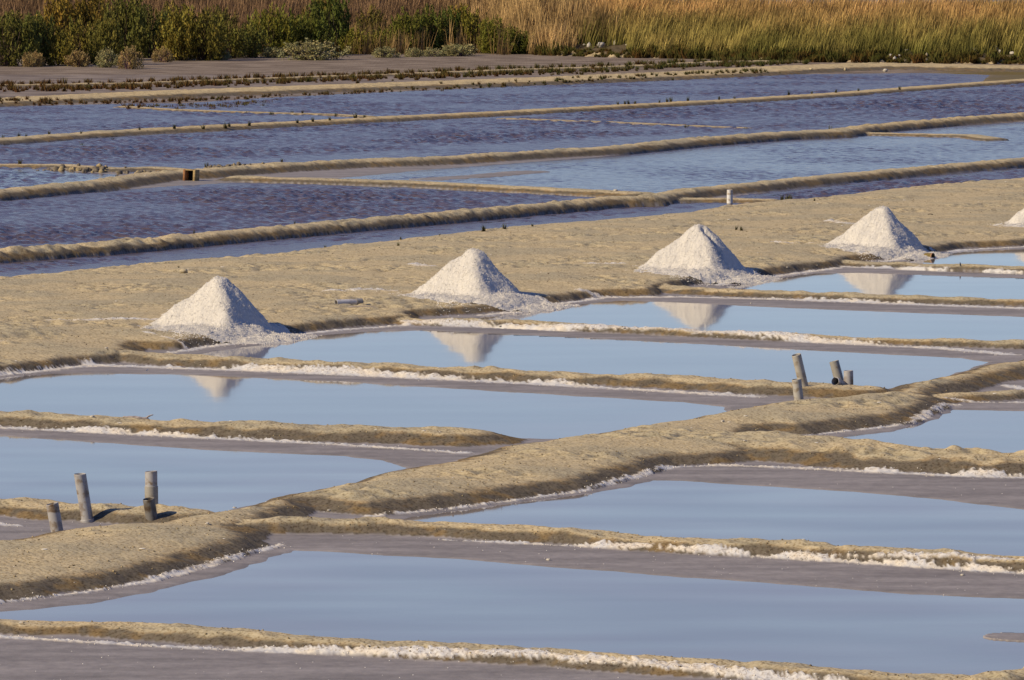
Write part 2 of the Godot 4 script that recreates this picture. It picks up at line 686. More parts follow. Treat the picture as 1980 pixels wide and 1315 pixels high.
func _ready() -> void:
	rng.seed = 20240
	# ------------------------------------------------------------ camera, sky, sun
	var cam := Camera3D.new()
	cam.name = "camera"
	cam.position = Vector3(0, EYE, 0)
	cam.rotation_degrees = Vector3(-4.0456, 0, 0)
	cam.fov = 6.4329
	cam.near = 1.0
	cam.far = 6000.0
	add_child(cam)
	var env := Environment.new()
	env.background_mode = Environment.BG_SKY
	var sky_mat := ProceduralSkyMaterial.new()
	sky_mat.sky_horizon_color = lin(0.51, 0.66, 0.75)
	sky_mat.sky_top_color = lin(0.055, 0.11, 0.35)
	sky_mat.sky_curve = 0.10
	sky_mat.ground_horizon_color = lin(0.30, 0.28, 0.24)
	sky_mat.ground_bottom_color = lin(0.25, 0.2, 0.14)
	sky_mat.sun_angle_max = 12.0
	var sky := Sky.new()
	sky.sky_material = sky_mat
	env.sky = sky
	env.tonemap_mode = Environment.TONE_MAPPER_LINEAR
	env.tonemap_exposure = 1.2
	env.sdfgi_enabled = true
	env.ssao_enabled = true
	env.ssil_enabled = true
	var we := WorldEnvironment.new()
	we.name = "world"
	we.environment = env
	add_child(we)
	var sun := DirectionalLight3D.new()
	sun.name = "sun"
	sun.light_energy = 1.6
	sun.light_color = Color(1.0, 0.93, 0.80)
	sun.light_angular_distance = 0.5
	sun.shadow_enabled = true
	add_child(sun)
	sun.look_at_from_position(Vector3(-0.77, 0.55, 0.38) * 100.0, Vector3.ZERO)

	# ------------------------------------------------------------ noise
	n_big.seed = 3; n_big.frequency = 0.45; n_big.fractal_octaves = 3
	n_mid.seed = 5; n_mid.frequency = 1.3; n_mid.fractal_octaves = 3
	n_fine.seed = 7; n_fine.frequency = 3.2; n_fine.fractal_octaves = 3; n_fine.fractal_gain = 0.5
	n_clod.seed = 9; n_clod.frequency = 9.0; n_clod.fractal_octaves = 1
	n_wave.seed = 11; n_wave.frequency = 2.1; n_wave.fractal_octaves = 3; n_wave.fractal_gain = 0.55
	n_gust.seed = 13; n_gust.frequency = 0.12; n_gust.fractal_octaves = 2

	# ------------------------------------------------------------ banks of earth
	for b: Array in [
		[PackedVector2Array([Vector2(-5.32, 46.52), Vector2(-3.97, 46.18), Vector2(-3.17, 45.98), Vector2(-2.37, 45.52), Vector2(-1.33, 44.86), Vector2(-0.47, 44.53), Vector2(0.36, 44.13), Vector2(1.19, 43.60), Vector2(2.00, 43.27), Vector2(2.79, 42.76), Vector2(3.24, 42.63)]), 0.09, 0.09, 0.33, 0.33, 0.25],
		[PackedVector2Array([Vector2(3.04, 42.18), Vector2(3.35, 42.41), Vector2(3.75, 42.74), Vector2(5.08, 43.83)]), 0.12, 0.12, 0.45, 0.45, 0.25],
		[PackedVector2Array([Vector2(-2.36, 53.53), Vector2(-1.97, 53.66), Vector2(-1.55, 53.66), Vector2(-0.65, 53.40), Vector2(-0.06, 53.04), Vector2(0.56, 52.73), Vector2(1.41, 52.02), Vector2(2.38, 51.58), Vector2(3.32, 51.04), Vector2(4.24, 50.50), Vector2(5.58, 49.71)]), 0.11, 0.11, 0.36, 0.36, 0.25],
		[PackedVector2Array([Vector2(-6.32, 55.49), Vector2(-4.73, 55.30), Vector2(-4.39, 55.27), Vector2(-4.13, 54.93), Vector2(-3.74, 54.83), Vector2(-3.31, 54.49), Vector2(-2.94, 54.43)]), 0.12, 0.12, 0.45, 0.45, 0.25],
		[PackedVector2Array([Vector2(-7.59, 66.25), Vector2(-5.62, 65.10), Vector2(-4.46, 64.42), Vector2(-3.69, 63.94), Vector2(-2.93, 63.59), Vector2(-1.87, 63.18), Vector2(-0.96, 62.91), Vector2(-0.56, 62.72)]), 0.12, 0.12, 0.43, 0.7, 0.3],
		[PackedVector2Array([Vector2(-4.69, 74.17), Vector2(-4.48, 73.99), Vector2(-3.80, 73.37), Vector2(-2.14, 72.34), Vector2(-0.88, 71.66), Vector2(-0.27, 71.33), Vector2(0.96, 70.60), Vector2(1.89, 70.20), Vector2(2.61, 69.67), Vector2(3.04, 69.19), Vector2(3.41, 69.10), Vector2(3.90, 68.73)]), 0.115, 0.115, 0.45, 0.6, 0.3],
		[PackedVector2Array([Vector2(-1.55, 81.09), Vector2(-1.30, 80.64), Vector2(-0.46, 80.32), Vector2(0.20, 80.13), Vector2(1.11, 79.32), Vector2(2.16, 78.63), Vector2(3.48, 77.65), Vector2(4.79, 76.98), Vector2(6.42, 76.24)]), 0.085, 0.085, 0.3, 0.3, 0.25],
		[PackedVector2Array([Vector2(2.00, 88.42), Vector2(2.22, 87.79), Vector2(2.63, 87.15), Vector2(3.86, 86.30), Vector2(5.30, 85.35), Vector2(7.13, 84.55), Vector2(9.41, 83.54)]), 0.09, 0.09, 0.36, 0.36, 0.25],
		[PackedVector2Array([Vector2(4.85, 94.74), Vector2(5.02, 94.27), Vector2(5.82, 93.70), Vector2(7.80, 92.60), Vector2(10.27, 91.23)]), 0.07, 0.07, 0.3, 0.3, 0.25],
		[PackedVector2Array([Vector2(2.32, 61.80), Vector2(2.92, 61.18), Vector2(3.59, 60.57), Vector2(4.11, 60.08), Vector2(4.91, 59.59)]), 0.15, 0.15, 0.95, 0.95, 0.4],
		[PackedVector2Array([Vector2(4.70, 67.83), Vector2(4.81, 67.95), Vector2(5.41, 68.25), Vector2(5.92, 68.63), Vector2(8.04, 70.21)]), 0.08, 0.08, 0.4, 0.4, 0.25],
		[PackedVector2Array([Vector2(-10.29, 92.33), Vector2(-7.97, 95.71), Vector2(-6.73, 97.52), Vector2(-5.45, 99.88), Vector2(-4.12, 102.35), Vector2(-2.81, 104.77), Vector2(-1.35, 107.40), Vector2(0.20, 110.26), Vector2(1.16, 111.96), Vector2(1.81, 113.36), Vector2(2.52, 113.73)]), 0.175, 0.175, 0.5, 0.5, 0.25],
		[PackedVector2Array([Vector2(2.62, 114.36), Vector2(3.48, 117.14), Vector2(4.66, 119.37), Vector2(5.70, 121.70), Vector2(7.26, 124.62), Vector2(9.31, 128.47), Vector2(11.34, 132.00), Vector2(15.96, 140.02)]), 0.16, 0.16, 0.53, 0.53, 0.25],
		[PackedVector2Array([Vector2(2.69, 114.71), Vector2(3.40, 115.11), Vector2(4.20, 115.12), Vector2(4.82, 114.72)]), 0.07, 0.07, 0.5, 0.5, 0.25],
		[PackedVector2Array([Vector2(-5.52, 123.94), Vector2(-4.66, 123.46), Vector2(-3.59, 122.74), Vector2(-1.84, 121.57), Vector2(-0.11, 119.60), Vector2(1.58, 117.72), Vector2(2.45, 116.84)]), 0.1, 0.1, 0.6, 0.6, 0.25],
		[PackedVector2Array([Vector2(-12.30, 110.76), Vector2(-9.71, 116.90), Vector2(-8.27, 120.31), Vector2(-7.45, 123.91), Vector2(-6.50, 125.62), Vector2(-5.17, 128.20), Vector2(-3.53, 130.45), Vector2(-1.67, 131.99), Vector2(0.24, 135.16), Vector2(2.22, 137.87), Vector2(4.23, 142.78), Vector2(6.43, 146.97), Vector2(8.00, 148.75), Vector2(8.83, 151.66), Vector2(11.36, 156.99), Vector2(13.86, 161.46), Vector2(19.55, 171.66)]), 0.17, 0.17, 0.62, 0.62, 0.25],
		[PackedVector2Array([Vector2(7.74, 151.48), Vector2(8.40, 150.01), Vector2(9.68, 149.27), Vector2(11.25, 148.28), Vector2(11.59, 146.30)]), 0.06, 0.06, 0.5, 0.5, 0.25],
		[PackedVector2Array([Vector2(-14.89, 131.49), Vector2(-11.12, 130.82), Vector2(-9.68, 130.58), Vector2(-8.43, 128.72), Vector2(-7.66, 129.22), Vector2(-7.12, 128.49)]), 0.07, 0.07, 0.5, 0.5, 0.25],
		[PackedVector2Array([Vector2(-6.37, 127.85), Vector2(-5.75, 129.68), Vector2(-5.03, 131.01)]), 0.1, 0.1, 0.4, 0.4, 0.25],
		[PackedVector2Array([Vector2(-15.26, 137.32), Vector2(-12.01, 144.70), Vector2(-9.88, 149.59), Vector2(-7.52, 153.31), Vector2(-5.02, 157.23), Vector2(-2.40, 161.35), Vector2(0.22, 165.27), Vector2(3.14, 170.27), Vector2(6.22, 175.11), Vector2(9.53, 181.26), Vector2(13.20, 189.52), Vector2(16.93, 197.30), Vector2(24.17, 212.31)]), 0.12, 0.08, 0.75, 0.75, 0.25],
		[PackedVector2Array([Vector2(3.76, 45.75), Vector2(3.89, 45.68), Vector2(4.30, 45.45), Vector2(5.51, 44.78)]), 0.01, 0.01, 0.24, 0.24, 0.25],
		[PackedVector2Array([Vector2(-1.66, 124.80), Vector2(-0.59, 126.30), Vector2(0.34, 128.34)]), 0.012, 0.012, 0.55, 0.55, 0.25],
		[PackedVector2Array([Vector2(-0.10, 161.27), Vector2(2.60, 158.48), Vector2(5.83, 154.28)]), 0.025, 0.025, 0.4, 0.4, 0.25],
		[PackedVector2Array([Vector2(-10.92, 170.75), Vector2(-9.30, 168.04), Vector2(-7.04, 165.83), Vector2(-4.87, 164.14), Vector2(-3.87, 162.49)]), 0.04, 0.04, 0.4, 0.4, 0.25],
		[PackedVector2Array([Vector2(-18.41, 167.36), Vector2(-14.28, 174.70), Vector2(-10.92, 180.66), Vector2(-7.25, 185.38), Vector2(-3.36, 190.38), Vector2(0.59, 195.10), Vector2(5.86, 202.69), Vector2(9.68, 210.10), Vector2(13.01, 214.71), Vector2(17.40, 211.16), Vector2(22.90, 207.11)]), 0.13, 0.14, 1.6, 2.6, 0.5],
		[PackedVector2Array([Vector2(-21.09, 187.83), Vector2(-16.05, 190.82), Vector2(-12.07, 193.18), Vector2(-8.15, 198.65), Vector2(-4.01, 203.76), Vector2(0.17, 209.82), Vector2(3.84, 214.09), Vector2(7.73, 221.54), Vector2(10.41, 221.47)]), 0.08, 0.08, 0.6, 0.6, 0.25],
	]:
		bank(b, seg)
	# the broad drying strip and the ridge between the pans
	plats.append(outline(PackedVector2Array([Vector2(-7.65, 69.15), Vector2(-6.10, 71.87), Vector2(-5.74, 72.52), Vector2(-5.34, 73.27), Vector2(-4.75, 73.95), Vector2(-4.74, 76.06), Vector2(-4.26, 75.97), Vector2(-3.87, 76.79), Vector2(-3.26, 78.00), Vector2(-2.65, 79.35), Vector2(-2.26, 79.95), Vector2(-1.73, 80.55), Vector2(-1.36, 81.06), Vector2(-1.34, 82.10), Vector2(-0.91, 82.42), Vector2(-0.44, 82.95), Vector2(-0.09, 83.27), Vector2(0.64, 85.27), Vector2(1.27, 86.48), Vector2(2.02, 86.77), Vector2(2.27, 88.20), Vector2(2.68, 89.43), Vector2(3.05, 89.68), Vector2(3.61, 90.96), Vector2(4.07, 92.00), Vector2(5.07, 93.88), Vector2(5.38, 95.14), Vector2(5.86, 95.71), Vector2(6.32, 96.57), Vector2(7.33, 98.95), Vector2(8.45, 99.72), Vector2(10.99, 101.94), Vector2(13.85, 128.83), Vector2(10.39, 123.00), Vector2(8.54, 120.26), Vector2(6.98, 117.24), Vector2(5.68, 114.03), Vector2(4.79, 113.00), Vector2(3.97, 111.59), Vector2(3.06, 108.68), Vector2(1.56, 106.01), Vector2(0.04, 103.98), Vector2(-1.40, 100.80), Vector2(-2.76, 98.11), Vector2(-3.97, 95.27), Vector2(-4.54, 94.69), Vector2(-5.23, 93.55), Vector2(-6.43, 91.50), Vector2(-7.57, 89.53), Vector2(-9.49, 86.20)]), 0.135, 0.42, 0.05))
	plats.append(outline(PackedVector2Array([Vector2(-5.14, 46.31), Vector2(-4.09, 48.13), Vector2(-3.45, 48.98), Vector2(-3.01, 49.63), Vector2(-2.45, 51.22), Vector2(-2.20, 52.36), Vector2(-2.28, 53.06), Vector2(-2.01, 54.42), Vector2(-1.86, 55.60), Vector2(-1.66, 55.27), Vector2(-1.29, 54.98), Vector2(-0.62, 55.70), Vector2(0.02, 56.59), Vector2(0.68, 57.46), Vector2(1.21, 58.89), Vector2(1.58, 60.00), Vector2(2.12, 60.17), Vector2(2.50, 60.62), Vector2(2.60, 63.14), Vector2(2.73, 63.71), Vector2(3.08, 63.58), Vector2(3.86, 64.48), Vector2(4.33, 65.13), Vector2(4.63, 66.49), Vector2(4.85, 67.40), Vector2(4.87, 68.41), Vector2(5.38, 69.75), Vector2(5.68, 70.52), Vector2(6.07, 71.47), Vector2(8.08, 74.81), Vector2(8.43, 78.25), Vector2(6.22, 73.46), Vector2(5.53, 72.19), Vector2(5.04, 70.79), Vector2(4.44, 69.37), Vector2(4.18, 68.31), Vector2(3.51, 67.28), Vector2(3.08, 66.99), Vector2(2.80, 66.70), Vector2(2.33, 65.79), Vector2(1.83, 64.76), Vector2(0.93, 63.12), Vector2(0.51, 62.43), Vector2(-0.15, 61.20), Vector2(-0.46, 60.25), Vector2(-1.09, 58.94), Vector2(-1.63, 57.42), Vector2(-2.25, 56.13), Vector2(-2.55, 54.94), Vector2(-2.85, 54.41), Vector2(-3.02, 54.03), Vector2(-3.40, 53.52), Vector2(-3.94, 53.16), Vector2(-4.11, 52.97), Vector2(-4.43, 52.22), Vector2(-5.54, 50.12)]), 0.125, 0.72, 0.06))
	# salt along the waterlines
	for s: Array in [
		[PackedVector2Array([Vector2(-5.26, 46.36), Vector2(-3.89, 45.69), Vector2(-2.56, 45.04), Vector2(-1.26, 44.56), Vector2(0.00, 44.16), Vector2(1.23, 43.43), Vector2(1.82, 43.07), Vector2(2.32, 42.78)]), 1.0, 1.0, 0.05, 0.075, 0],
		[PackedVector2Array([Vector2(-0.63, 52.78), Vector2(0.49, 52.30), Vector2(1.47, 51.70), Vector2(2.42, 51.20), Vector2(3.35, 50.63), Vector2(4.26, 50.07), Vector2(5.58, 49.26)]), .7, 1.0, 0.04, 0.075, 0],
		[PackedVector2Array([Vector2(2.25, 51.30), Vector2(3.36, 50.80), Vector2(4.29, 50.39), Vector2(5.65, 49.80)]), .65, .65, 0.05, 0.06, 0],
		[PackedVector2Array([Vector2(-7.41, 65.44), Vector2(-5.47, 64.36), Vector2(-4.20, 63.65), Vector2(-3.00, 62.96), Vector2(-1.77, 62.29), Vector2(-0.51, 61.33)]), 1.1, 0.8, 0.1, 0.065, 0],
		[PackedVector2Array([Vector2(-5.09, 73.30), Vector2(-3.45, 72.55), Vector2(-2.04, 71.82), Vector2(-0.79, 71.02), Vector2(0.43, 70.24), Vector2(1.95, 69.10), Vector2(2.76, 68.51)]), 1.1, 1.0, 0.12, 0.12, 0],
		[PackedVector2Array([Vector2(-1.38, 80.56), Vector2(-0.20, 79.96), Vector2(2.21, 78.58), Vector2(4.16, 76.97), Vector2(5.43, 76.14), Vector2(6.18, 75.07)]), .95, 1.1, 0.1, 0.13, 0],
		[PackedVector2Array([Vector2(0.96, 86.22), Vector2(2.44, 86.34), Vector2(3.90, 85.76), Vector2(5.32, 84.85), Vector2(7.11, 83.84), Vector2(9.34, 82.60)]), .9, 1.1, 0.1, 0.14, 0],
		[PackedVector2Array([Vector2(5.13, 93.68), Vector2(6.14, 93.13), Vector2(7.81, 92.19), Vector2(10.26, 90.82)]), .9, 1.0, 0.09, 0.12, 0],
		[PackedVector2Array([Vector2(-8.32, 68.42), Vector2(-6.63, 70.92), Vector2(-6.09, 71.72), Vector2(-5.71, 72.21), Vector2(-5.31, 72.95), Vector2(-4.96, 73.20)]), .75, .75, 0.082, 0.082, 0],
		[PackedVector2Array([Vector2(-4.23, 75.37), Vector2(-3.85, 76.37), Vector2(-3.24, 77.48), Vector2(-2.63, 78.82), Vector2(-2.25, 79.51), Vector2(-1.71, 80.01), Vector2(-1.31, 80.52)]), .7, .8, 0.067, 0.082, 0],
		[PackedVector2Array([Vector2(-0.44, 82.39), Vector2(0.07, 83.04), Vector2(0.64, 84.69), Vector2(1.27, 86.01)]), .8, .7, 0.082, 0.082, 0],
		[PackedVector2Array([Vector2(3.03, 89.07), Vector2(3.59, 90.33), Vector2(4.04, 91.37), Vector2(5.04, 93.37)]), .8, .7, 0.082, 0.082, 0],
		[PackedVector2Array([Vector2(5.82, 95.04), Vector2(6.28, 95.90), Vector2(7.28, 98.26), Vector2(8.42, 99.33), Vector2(11.55, 102.27)]), .8, .8, 0.067, 0.082, 0],
		[PackedVector2Array([Vector2(-5.26, 46.44), Vector2(-4.08, 47.92), Vector2(-3.43, 48.73), Vector2(-3.00, 49.42), Vector2(-2.44, 51.00), Vector2(-2.00, 52.39)]), .72, .78, 0.038, 0.043, 0],
		[PackedVector2Array([Vector2(-1.29, 54.83), Vector2(-0.61, 55.50), Vector2(0.02, 56.34), Vector2(0.68, 57.25), Vector2(1.20, 58.67), Vector2(1.57, 59.72), Vector2(2.21, 60.00)]), .68, .75, 0.038, 0.043, 0],
		[PackedVector2Array([Vector2(2.11, 59.95), Vector2(2.72, 59.72), Vector2(3.39, 59.33), Vector2(4.20, 58.89), Vector2(4.98, 58.62)]), .55, 1.0, 0.06, 0.11, 0],
		[PackedVector2Array([Vector2(3.06, 63.34), Vector2(3.85, 64.24), Vector2(4.31, 64.89), Vector2(4.61, 66.24), Vector2(4.83, 67.15), Vector2(4.97, 67.29)]), .7, .9, 0.038, 0.058, 0],
		[PackedVector2Array([Vector2(4.87, 67.73), Vector2(5.74, 67.66), Vector2(7.64, 67.50)]), .55, .5, 0.034, 0.034, 0],
		[PackedVector2Array([Vector2(5.76, 70.09), Vector2(5.93, 69.55), Vector2(7.35, 65.01)]), 1.0, 1.0, 0.058, 0.082, 0],
		[PackedVector2Array([Vector2(-6.04, 78.80), Vector2(-5.35, 79.00), Vector2(-4.57, 79.10)]), .8, 1.0, 0.082, 0.139, 0],
		[PackedVector2Array([Vector2(-2.55, 84.94), Vector2(-2.12, 85.17), Vector2(-1.60, 84.94)]), .6, .5, 0.110, 0.082, 0],
		[PackedVector2Array([Vector2(1.18, 91.56), Vector2(1.65, 91.56)]), .6, .6, 0.110, 0.110, 0],
		[PackedVector2Array([Vector2(-1.49, 91.42), Vector2(-1.24, 90.89)]), .6, .6, 0.110, 0.110, 0],
		[PackedVector2Array([Vector2(4.27, 97.73), Vector2(4.76, 97.58)]), .6, .6, 0.096, 0.096, 0],
		[PackedVector2Array([Vector2(5.46, 104.62), Vector2(5.74, 103.24)]), .6, .6, 0.110, 0.110, 0],
		[PackedVector2Array([Vector2(-8.40, 73.18), Vector2(-6.49, 75.00), Vector2(-6.30, 75.18)]), .8, .8, 0.082, 0.082, 0],
		[PackedVector2Array([Vector2(-6.25, 55.22), Vector2(-4.60, 54.11), Vector2(-4.46, 54.02)]), 1.0, .8, 0.082, 0.058, 0],
		[PackedVector2Array([Vector2(-4.68, 76.95), Vector2(-4.10, 76.01)]), .6, .6, 0.043, 0.043, 0],
	]:
		bank(s, salt_seg)
	# pools: outline, level, height of the ripples, row step, where the sheltered water begins, width of that shelter
	var calm: Array = [
		PackedVector2Array([Vector2(-1.91, 52.06), Vector2(-1.47, 51.85), Vector2(-0.49, 51.35), Vector2(0.48, 50.61), Vector2(1.42, 49.94), Vector2(2.33, 49.36), Vector2(3.22, 48.68), Vector2(4.11, 48.35), Vector2(5.37, 47.69), Vector2(4.77, 42.30), Vector2(3.64, 42.73), Vector2(1.24, 43.61), Vector2(-1.27, 44.77), Vector2(-3.92, 46.07), Vector2(-5.17, 46.65), Vector2(-5.04, 45.48), Vector2(-4.03, 47.41), Vector2(-3.38, 48.02), Vector2(-2.97, 48.75), Vector2(-2.37, 50.25)]),
		PackedVector2Array([Vector2(-1.00, 54.84), Vector2(0.09, 56.34), Vector2(0.68, 57.10), Vector2(1.10, 57.82), Vector2(1.34, 58.51), Vector2(1.65, 58.46), Vector2(2.31, 57.98), Vector2(3.27, 57.35), Vector2(4.04, 56.59), Vector2(4.73, 55.60), Vector2(6.12, 54.42), Vector2(5.64, 50.14), Vector2(4.31, 50.69), Vector2(2.45, 51.77), Vector2(0.64, 52.88), Vector2(-0.60, 53.68), Vector2(-1.35, 54.05)]),
		PackedVector2Array([Vector2(3.31, 63.20), Vector2(4.02, 64.03), Vector2(4.55, 65.54), Vector2(4.88, 66.84), Vector2(5.66, 66.70), Vector2(7.46, 66.42), Vector2(6.66, 59.22), Vector2(5.10, 60.05), Vector2(3.83, 60.97), Vector2(3.18, 61.92)]),
		PackedVector2Array([Vector2(-7.11, 64.28), Vector2(-5.39, 63.52), Vector2(-4.13, 62.58), Vector2(-2.94, 61.74), Vector2(-1.74, 61.14), Vector2(-1.28, 60.68), Vector2(-1.03, 59.77), Vector2(-1.64, 57.61), Vector2(-2.26, 56.24), Vector2(-2.88, 54.89), Vector2(-3.68, 55.22), Vector2(-4.72, 55.56), Vector2(-6.21, 56.09)]),
		PackedVector2Array([Vector2(-7.95, 71.87), Vector2(-6.07, 71.55), Vector2(-5.50, 72.11), Vector2(-4.88, 72.11), Vector2(-4.04, 72.03), Vector2(-2.01, 70.91), Vector2(-0.77, 69.91), Vector2(0.43, 69.00), Vector2(1.92, 67.90), Vector2(2.36, 67.26), Vector2(2.44, 66.28), Vector2(1.84, 65.07), Vector2(0.94, 63.77), Vector2(0.51, 63.01), Vector2(-0.88, 63.26), Vector2(-2.85, 63.77), Vector2(-5.54, 65.20), Vector2(-7.33, 66.28)]),
		PackedVector2Array([Vector2(-3.81, 75.70), Vector2(-3.21, 76.88), Vector2(-2.62, 78.48), Vector2(-1.97, 79.35), Vector2(-1.15, 79.65), Vector2(-0.20, 78.96), Vector2(0.92, 78.19), Vector2(2.18, 77.25), Vector2(4.09, 75.70), Vector2(5.53, 74.64), Vector2(5.89, 73.95), Vector2(5.09, 71.31), Vector2(4.49, 70.06), Vector2(4.22, 69.30), Vector2(3.15, 69.30), Vector2(1.99, 70.29), Vector2(-0.18, 71.31), Vector2(-2.05, 72.36), Vector2(-3.70, 73.35), Vector2(-4.18, 73.95)]),
		PackedVector2Array([Vector2(-0.42, 82.31), Vector2(0.39, 83.49), Vector2(1.00, 84.93), Vector2(1.54, 85.73), Vector2(2.41, 85.27), Vector2(3.83, 84.15), Vector2(5.22, 83.27), Vector2(6.98, 82.31), Vector2(9.12, 81.27), Vector2(8.40, 74.81), Vector2(6.45, 76.06), Vector2(3.52, 77.34), Vector2(1.16, 78.96), Vector2(-0.42, 79.95), Vector2(-0.90, 80.65)]),
		PackedVector2Array([Vector2(3.15, 88.94), Vector2(3.86, 90.70), Vector2(4.45, 92.13), Vector2(5.26, 92.40), Vector2(7.71, 90.96), Vector2(10.10, 90.06), Vector2(9.32, 83.06), Vector2(7.14, 84.15), Vector2(3.90, 85.84), Vector2(3.05, 86.77)]),
		PackedVector2Array([Vector2(5.95, 95.00), Vector2(6.51, 96.28), Vector2(7.27, 98.20), Vector2(8.38, 98.95), Vector2(11.22, 100.03), Vector2(10.10, 90.06), Vector2(7.78, 91.74), Vector2(5.83, 93.07)]),
	]
	for p in calm:
		var o := outline(p, 0.0, 0.35, 0.06)
		pools.append(o)
		pool_jobs.append([p, 0.0, 0.0, 0.22, [0, 0], 1.0])
	var windy: Array = [
		[PackedVector2Array([Vector2(-10.02, 90.70), Vector2(-8.05, 95.00), Vector2(-5.57, 99.41), Vector2(-2.93, 103.92), Vector2(0.05, 109.78), Vector2(2.68, 115.10), Vector2(3.38, 116.35), Vector2(4.05, 115.51), Vector2(5.08, 116.35), Vector2(5.56, 114.07), Vector2(3.06, 108.30), Vector2(0.04, 103.09), Vector2(-2.76, 97.60), Vector2(-5.23, 93.34), Vector2(-7.58, 89.43), Vector2(-9.48, 85.84)]), .045, "0,530 1320,405"],
		[PackedVector2Array([Vector2(4.32, 117.41), Vector2(5.60, 120.27), Vector2(7.02, 123.50), Vector2(9.03, 126.92), Vector2(11.09, 131.06), Vector2(15.57, 138.99), Vector2(14.45, 128.95), Vector2(10.26, 121.17), Vector2(6.90, 115.51), Vector2(4.77, 112.08), Vector2(4.41, 114.69)]), .06, "0,560 1980,345"],
		[PackedVector2Array([Vector2(-12.16, 110.16), Vector2(-9.87, 116.56), Vector2(-6.81, 121.63), Vector2(-5.49, 123.50), Vector2(-3.45, 122.33), Vector2(-0.30, 119.60), Vector2(1.91, 117.63), Vector2(1.85, 113.87), Vector2(1.01, 112.67), Vector2(-1.50, 107.40), Vector2(-4.28, 102.59), Vector2(-6.90, 97.90), Vector2(-8.12, 95.85), Vector2(-10.20, 92.40)]), .06, "0,492 1095,398"],
		[PackedVector2Array([Vector2(-3.74, 124.94), Vector2(-1.80, 129.47), Vector2(2.00, 136.34), Vector2(6.23, 146.59), Vector2(8.30, 149.31), Vector2(9.56, 152.86), Vector2(10.55, 154.70), Vector2(13.48, 159.29), Vector2(19.01, 169.80), Vector2(15.37, 137.21), Vector2(11.12, 131.33), Vector2(7.06, 124.22), Vector2(4.45, 118.49), Vector2(3.30, 116.77), Vector2(2.41, 117.63), Vector2(0.05, 119.82), Vector2(-1.69, 121.17), Vector2(-3.70, 123.50)]), .018, "0,500 1980,312"],
		[PackedVector2Array([Vector2(-14.28, 129.47), Vector2(-11.03, 130.26), Vector2(-9.42, 128.70), Vector2(-8.21, 126.92), Vector2(-7.98, 122.80), Vector2(-8.48, 120.49), Vector2(-9.92, 117.20), Vector2(-12.37, 112.08)]), .04, "0,372 200,350"],
		[PackedVector2Array([Vector2(-15.46, 140.20), Vector2(-12.27, 144.94), Vector2(-7.65, 151.78), Vector2(-2.62, 161.29), Vector2(0.00, 164.59), Vector2(2.89, 168.91), Vector2(9.37, 182.82), Vector2(16.54, 195.59), Vector2(23.45, 209.58), Vector2(19.11, 170.70), Vector2(13.54, 160.09), Vector2(8.57, 150.71), Vector2(6.21, 146.26), Vector2(2.02, 137.50), Vector2(-1.84, 131.86), Vector2(-5.35, 128.18), Vector2(-6.87, 126.42), Vector2(-9.44, 128.95), Vector2(-10.92, 128.95), Vector2(-14.28, 129.47)]), .065, "0,338 1980,226"],
		[PackedVector2Array([Vector2(-18.47, 167.59), Vector2(-14.52, 171.61), Vector2(-11.03, 174.40), Vector2(-9.54, 174.40), Vector2(-7.50, 179.26), Vector2(-4.57, 184.39), Vector2(0.00, 191.52), Vector2(5.14, 200.46), Vector2(8.78, 205.57), Vector2(14.18, 207.56), Vector2(16.19, 204.92), Vector2(15.30, 196.78), Vector2(12.90, 188.71), Vector2(9.19, 179.26), Vector2(5.91, 172.99), Vector2(0.00, 163.75), Vector2(-5.21, 156.20), Vector2(-7.69, 152.50), Vector2(-10.06, 148.97), Vector2(-12.21, 144.29), Vector2(-15.40, 139.59)]), .045, "0,285 1980,165"],
	]
	var shelters: Array = [[-7.798, 91.999, 3.164, 112.084], [-7.478, 88.203, 10.599, 125.187], [-8.246, 97.303, 1.019, 113.470], [-8.147, 96.136, 11.325, 133.785], [-10.071, 118.932, -8.377, 123.980], [-10.745, 126.918, 13.784, 162.924], [-11.997, 141.747, 16.294, 192.661]]
	for i in windy.size():
		var w: Array = windy[i]
		var s: Array = shelters[i]
		var m: float = (s[3] - s[1]) / (s[2] - s[0])
		var o := outline(w[0], 0.0, 0.3, 0.06)
		pools.append(o)
		pool_jobs.append([w[0], 0.0, w[1], 0.12 if i < 4 else 0.2, [s[1] - m * s[0], m], 3.5 if i > 1 else 0.8])
	var foot_px: PackedVector2Array = PackedVector2Array([Vector2(-0.1187, 242.74), Vector2(-0.0845, 243.66), Vector2(-0.0589, 243.66), Vector2(-0.0333, 245.51), Vector2(-0.0120, 246.45), Vector2(-0.0026, 241.83), Vector2(0.0043, 233.08), Vector2(0.0171, 228.94), Vector2(0.0342, 226.53), Vector2(0.0427, 222.62), Vector2(0.0598, 221.09), Vector2(0.0846, 218.84), Vector2(0.1204, 216.63)])
	levee = foot_px

	var d := 41.0
	while d < 268.0:
		dep.append(d)
		d += 0.036 if d < 66.0 else 0.055 if d < 100.0 else (0.1 if d < 150.0 else 0.18)
	var per := 90
	var r := 0
	while r < dep.size() - 1:
		blocks.append([r, mini(r + per, dep.size() - 1)])
		r += per
	chunk.resize(blocks.size())
	hgt.resize(blocks.size())
	var t0 := Time.get_ticks_msec()
	WorkerThreadPool.wait_for_group_task_completion(WorkerThreadPool.add_group_task(land_block, blocks.size()))
	pool_out.resize(pool_jobs.size())
	WorkerThreadPool.wait_for_group_task_completion(WorkerThreadPool.add_group_task(pool_block, pool_jobs.size()))
	print("land ", Time.get_ticks_msec() - t0)
	for h in hgt:
		rows_flat.append_array(h)

	var grain := noise_tex(0.05, 21, 512, 5, 0.0, 1.0)
	var ramp := Gradient.new()
	ramp.offsets = PackedFloat32Array([0.0, 0.24, 0.38, 0.55, 1.0])
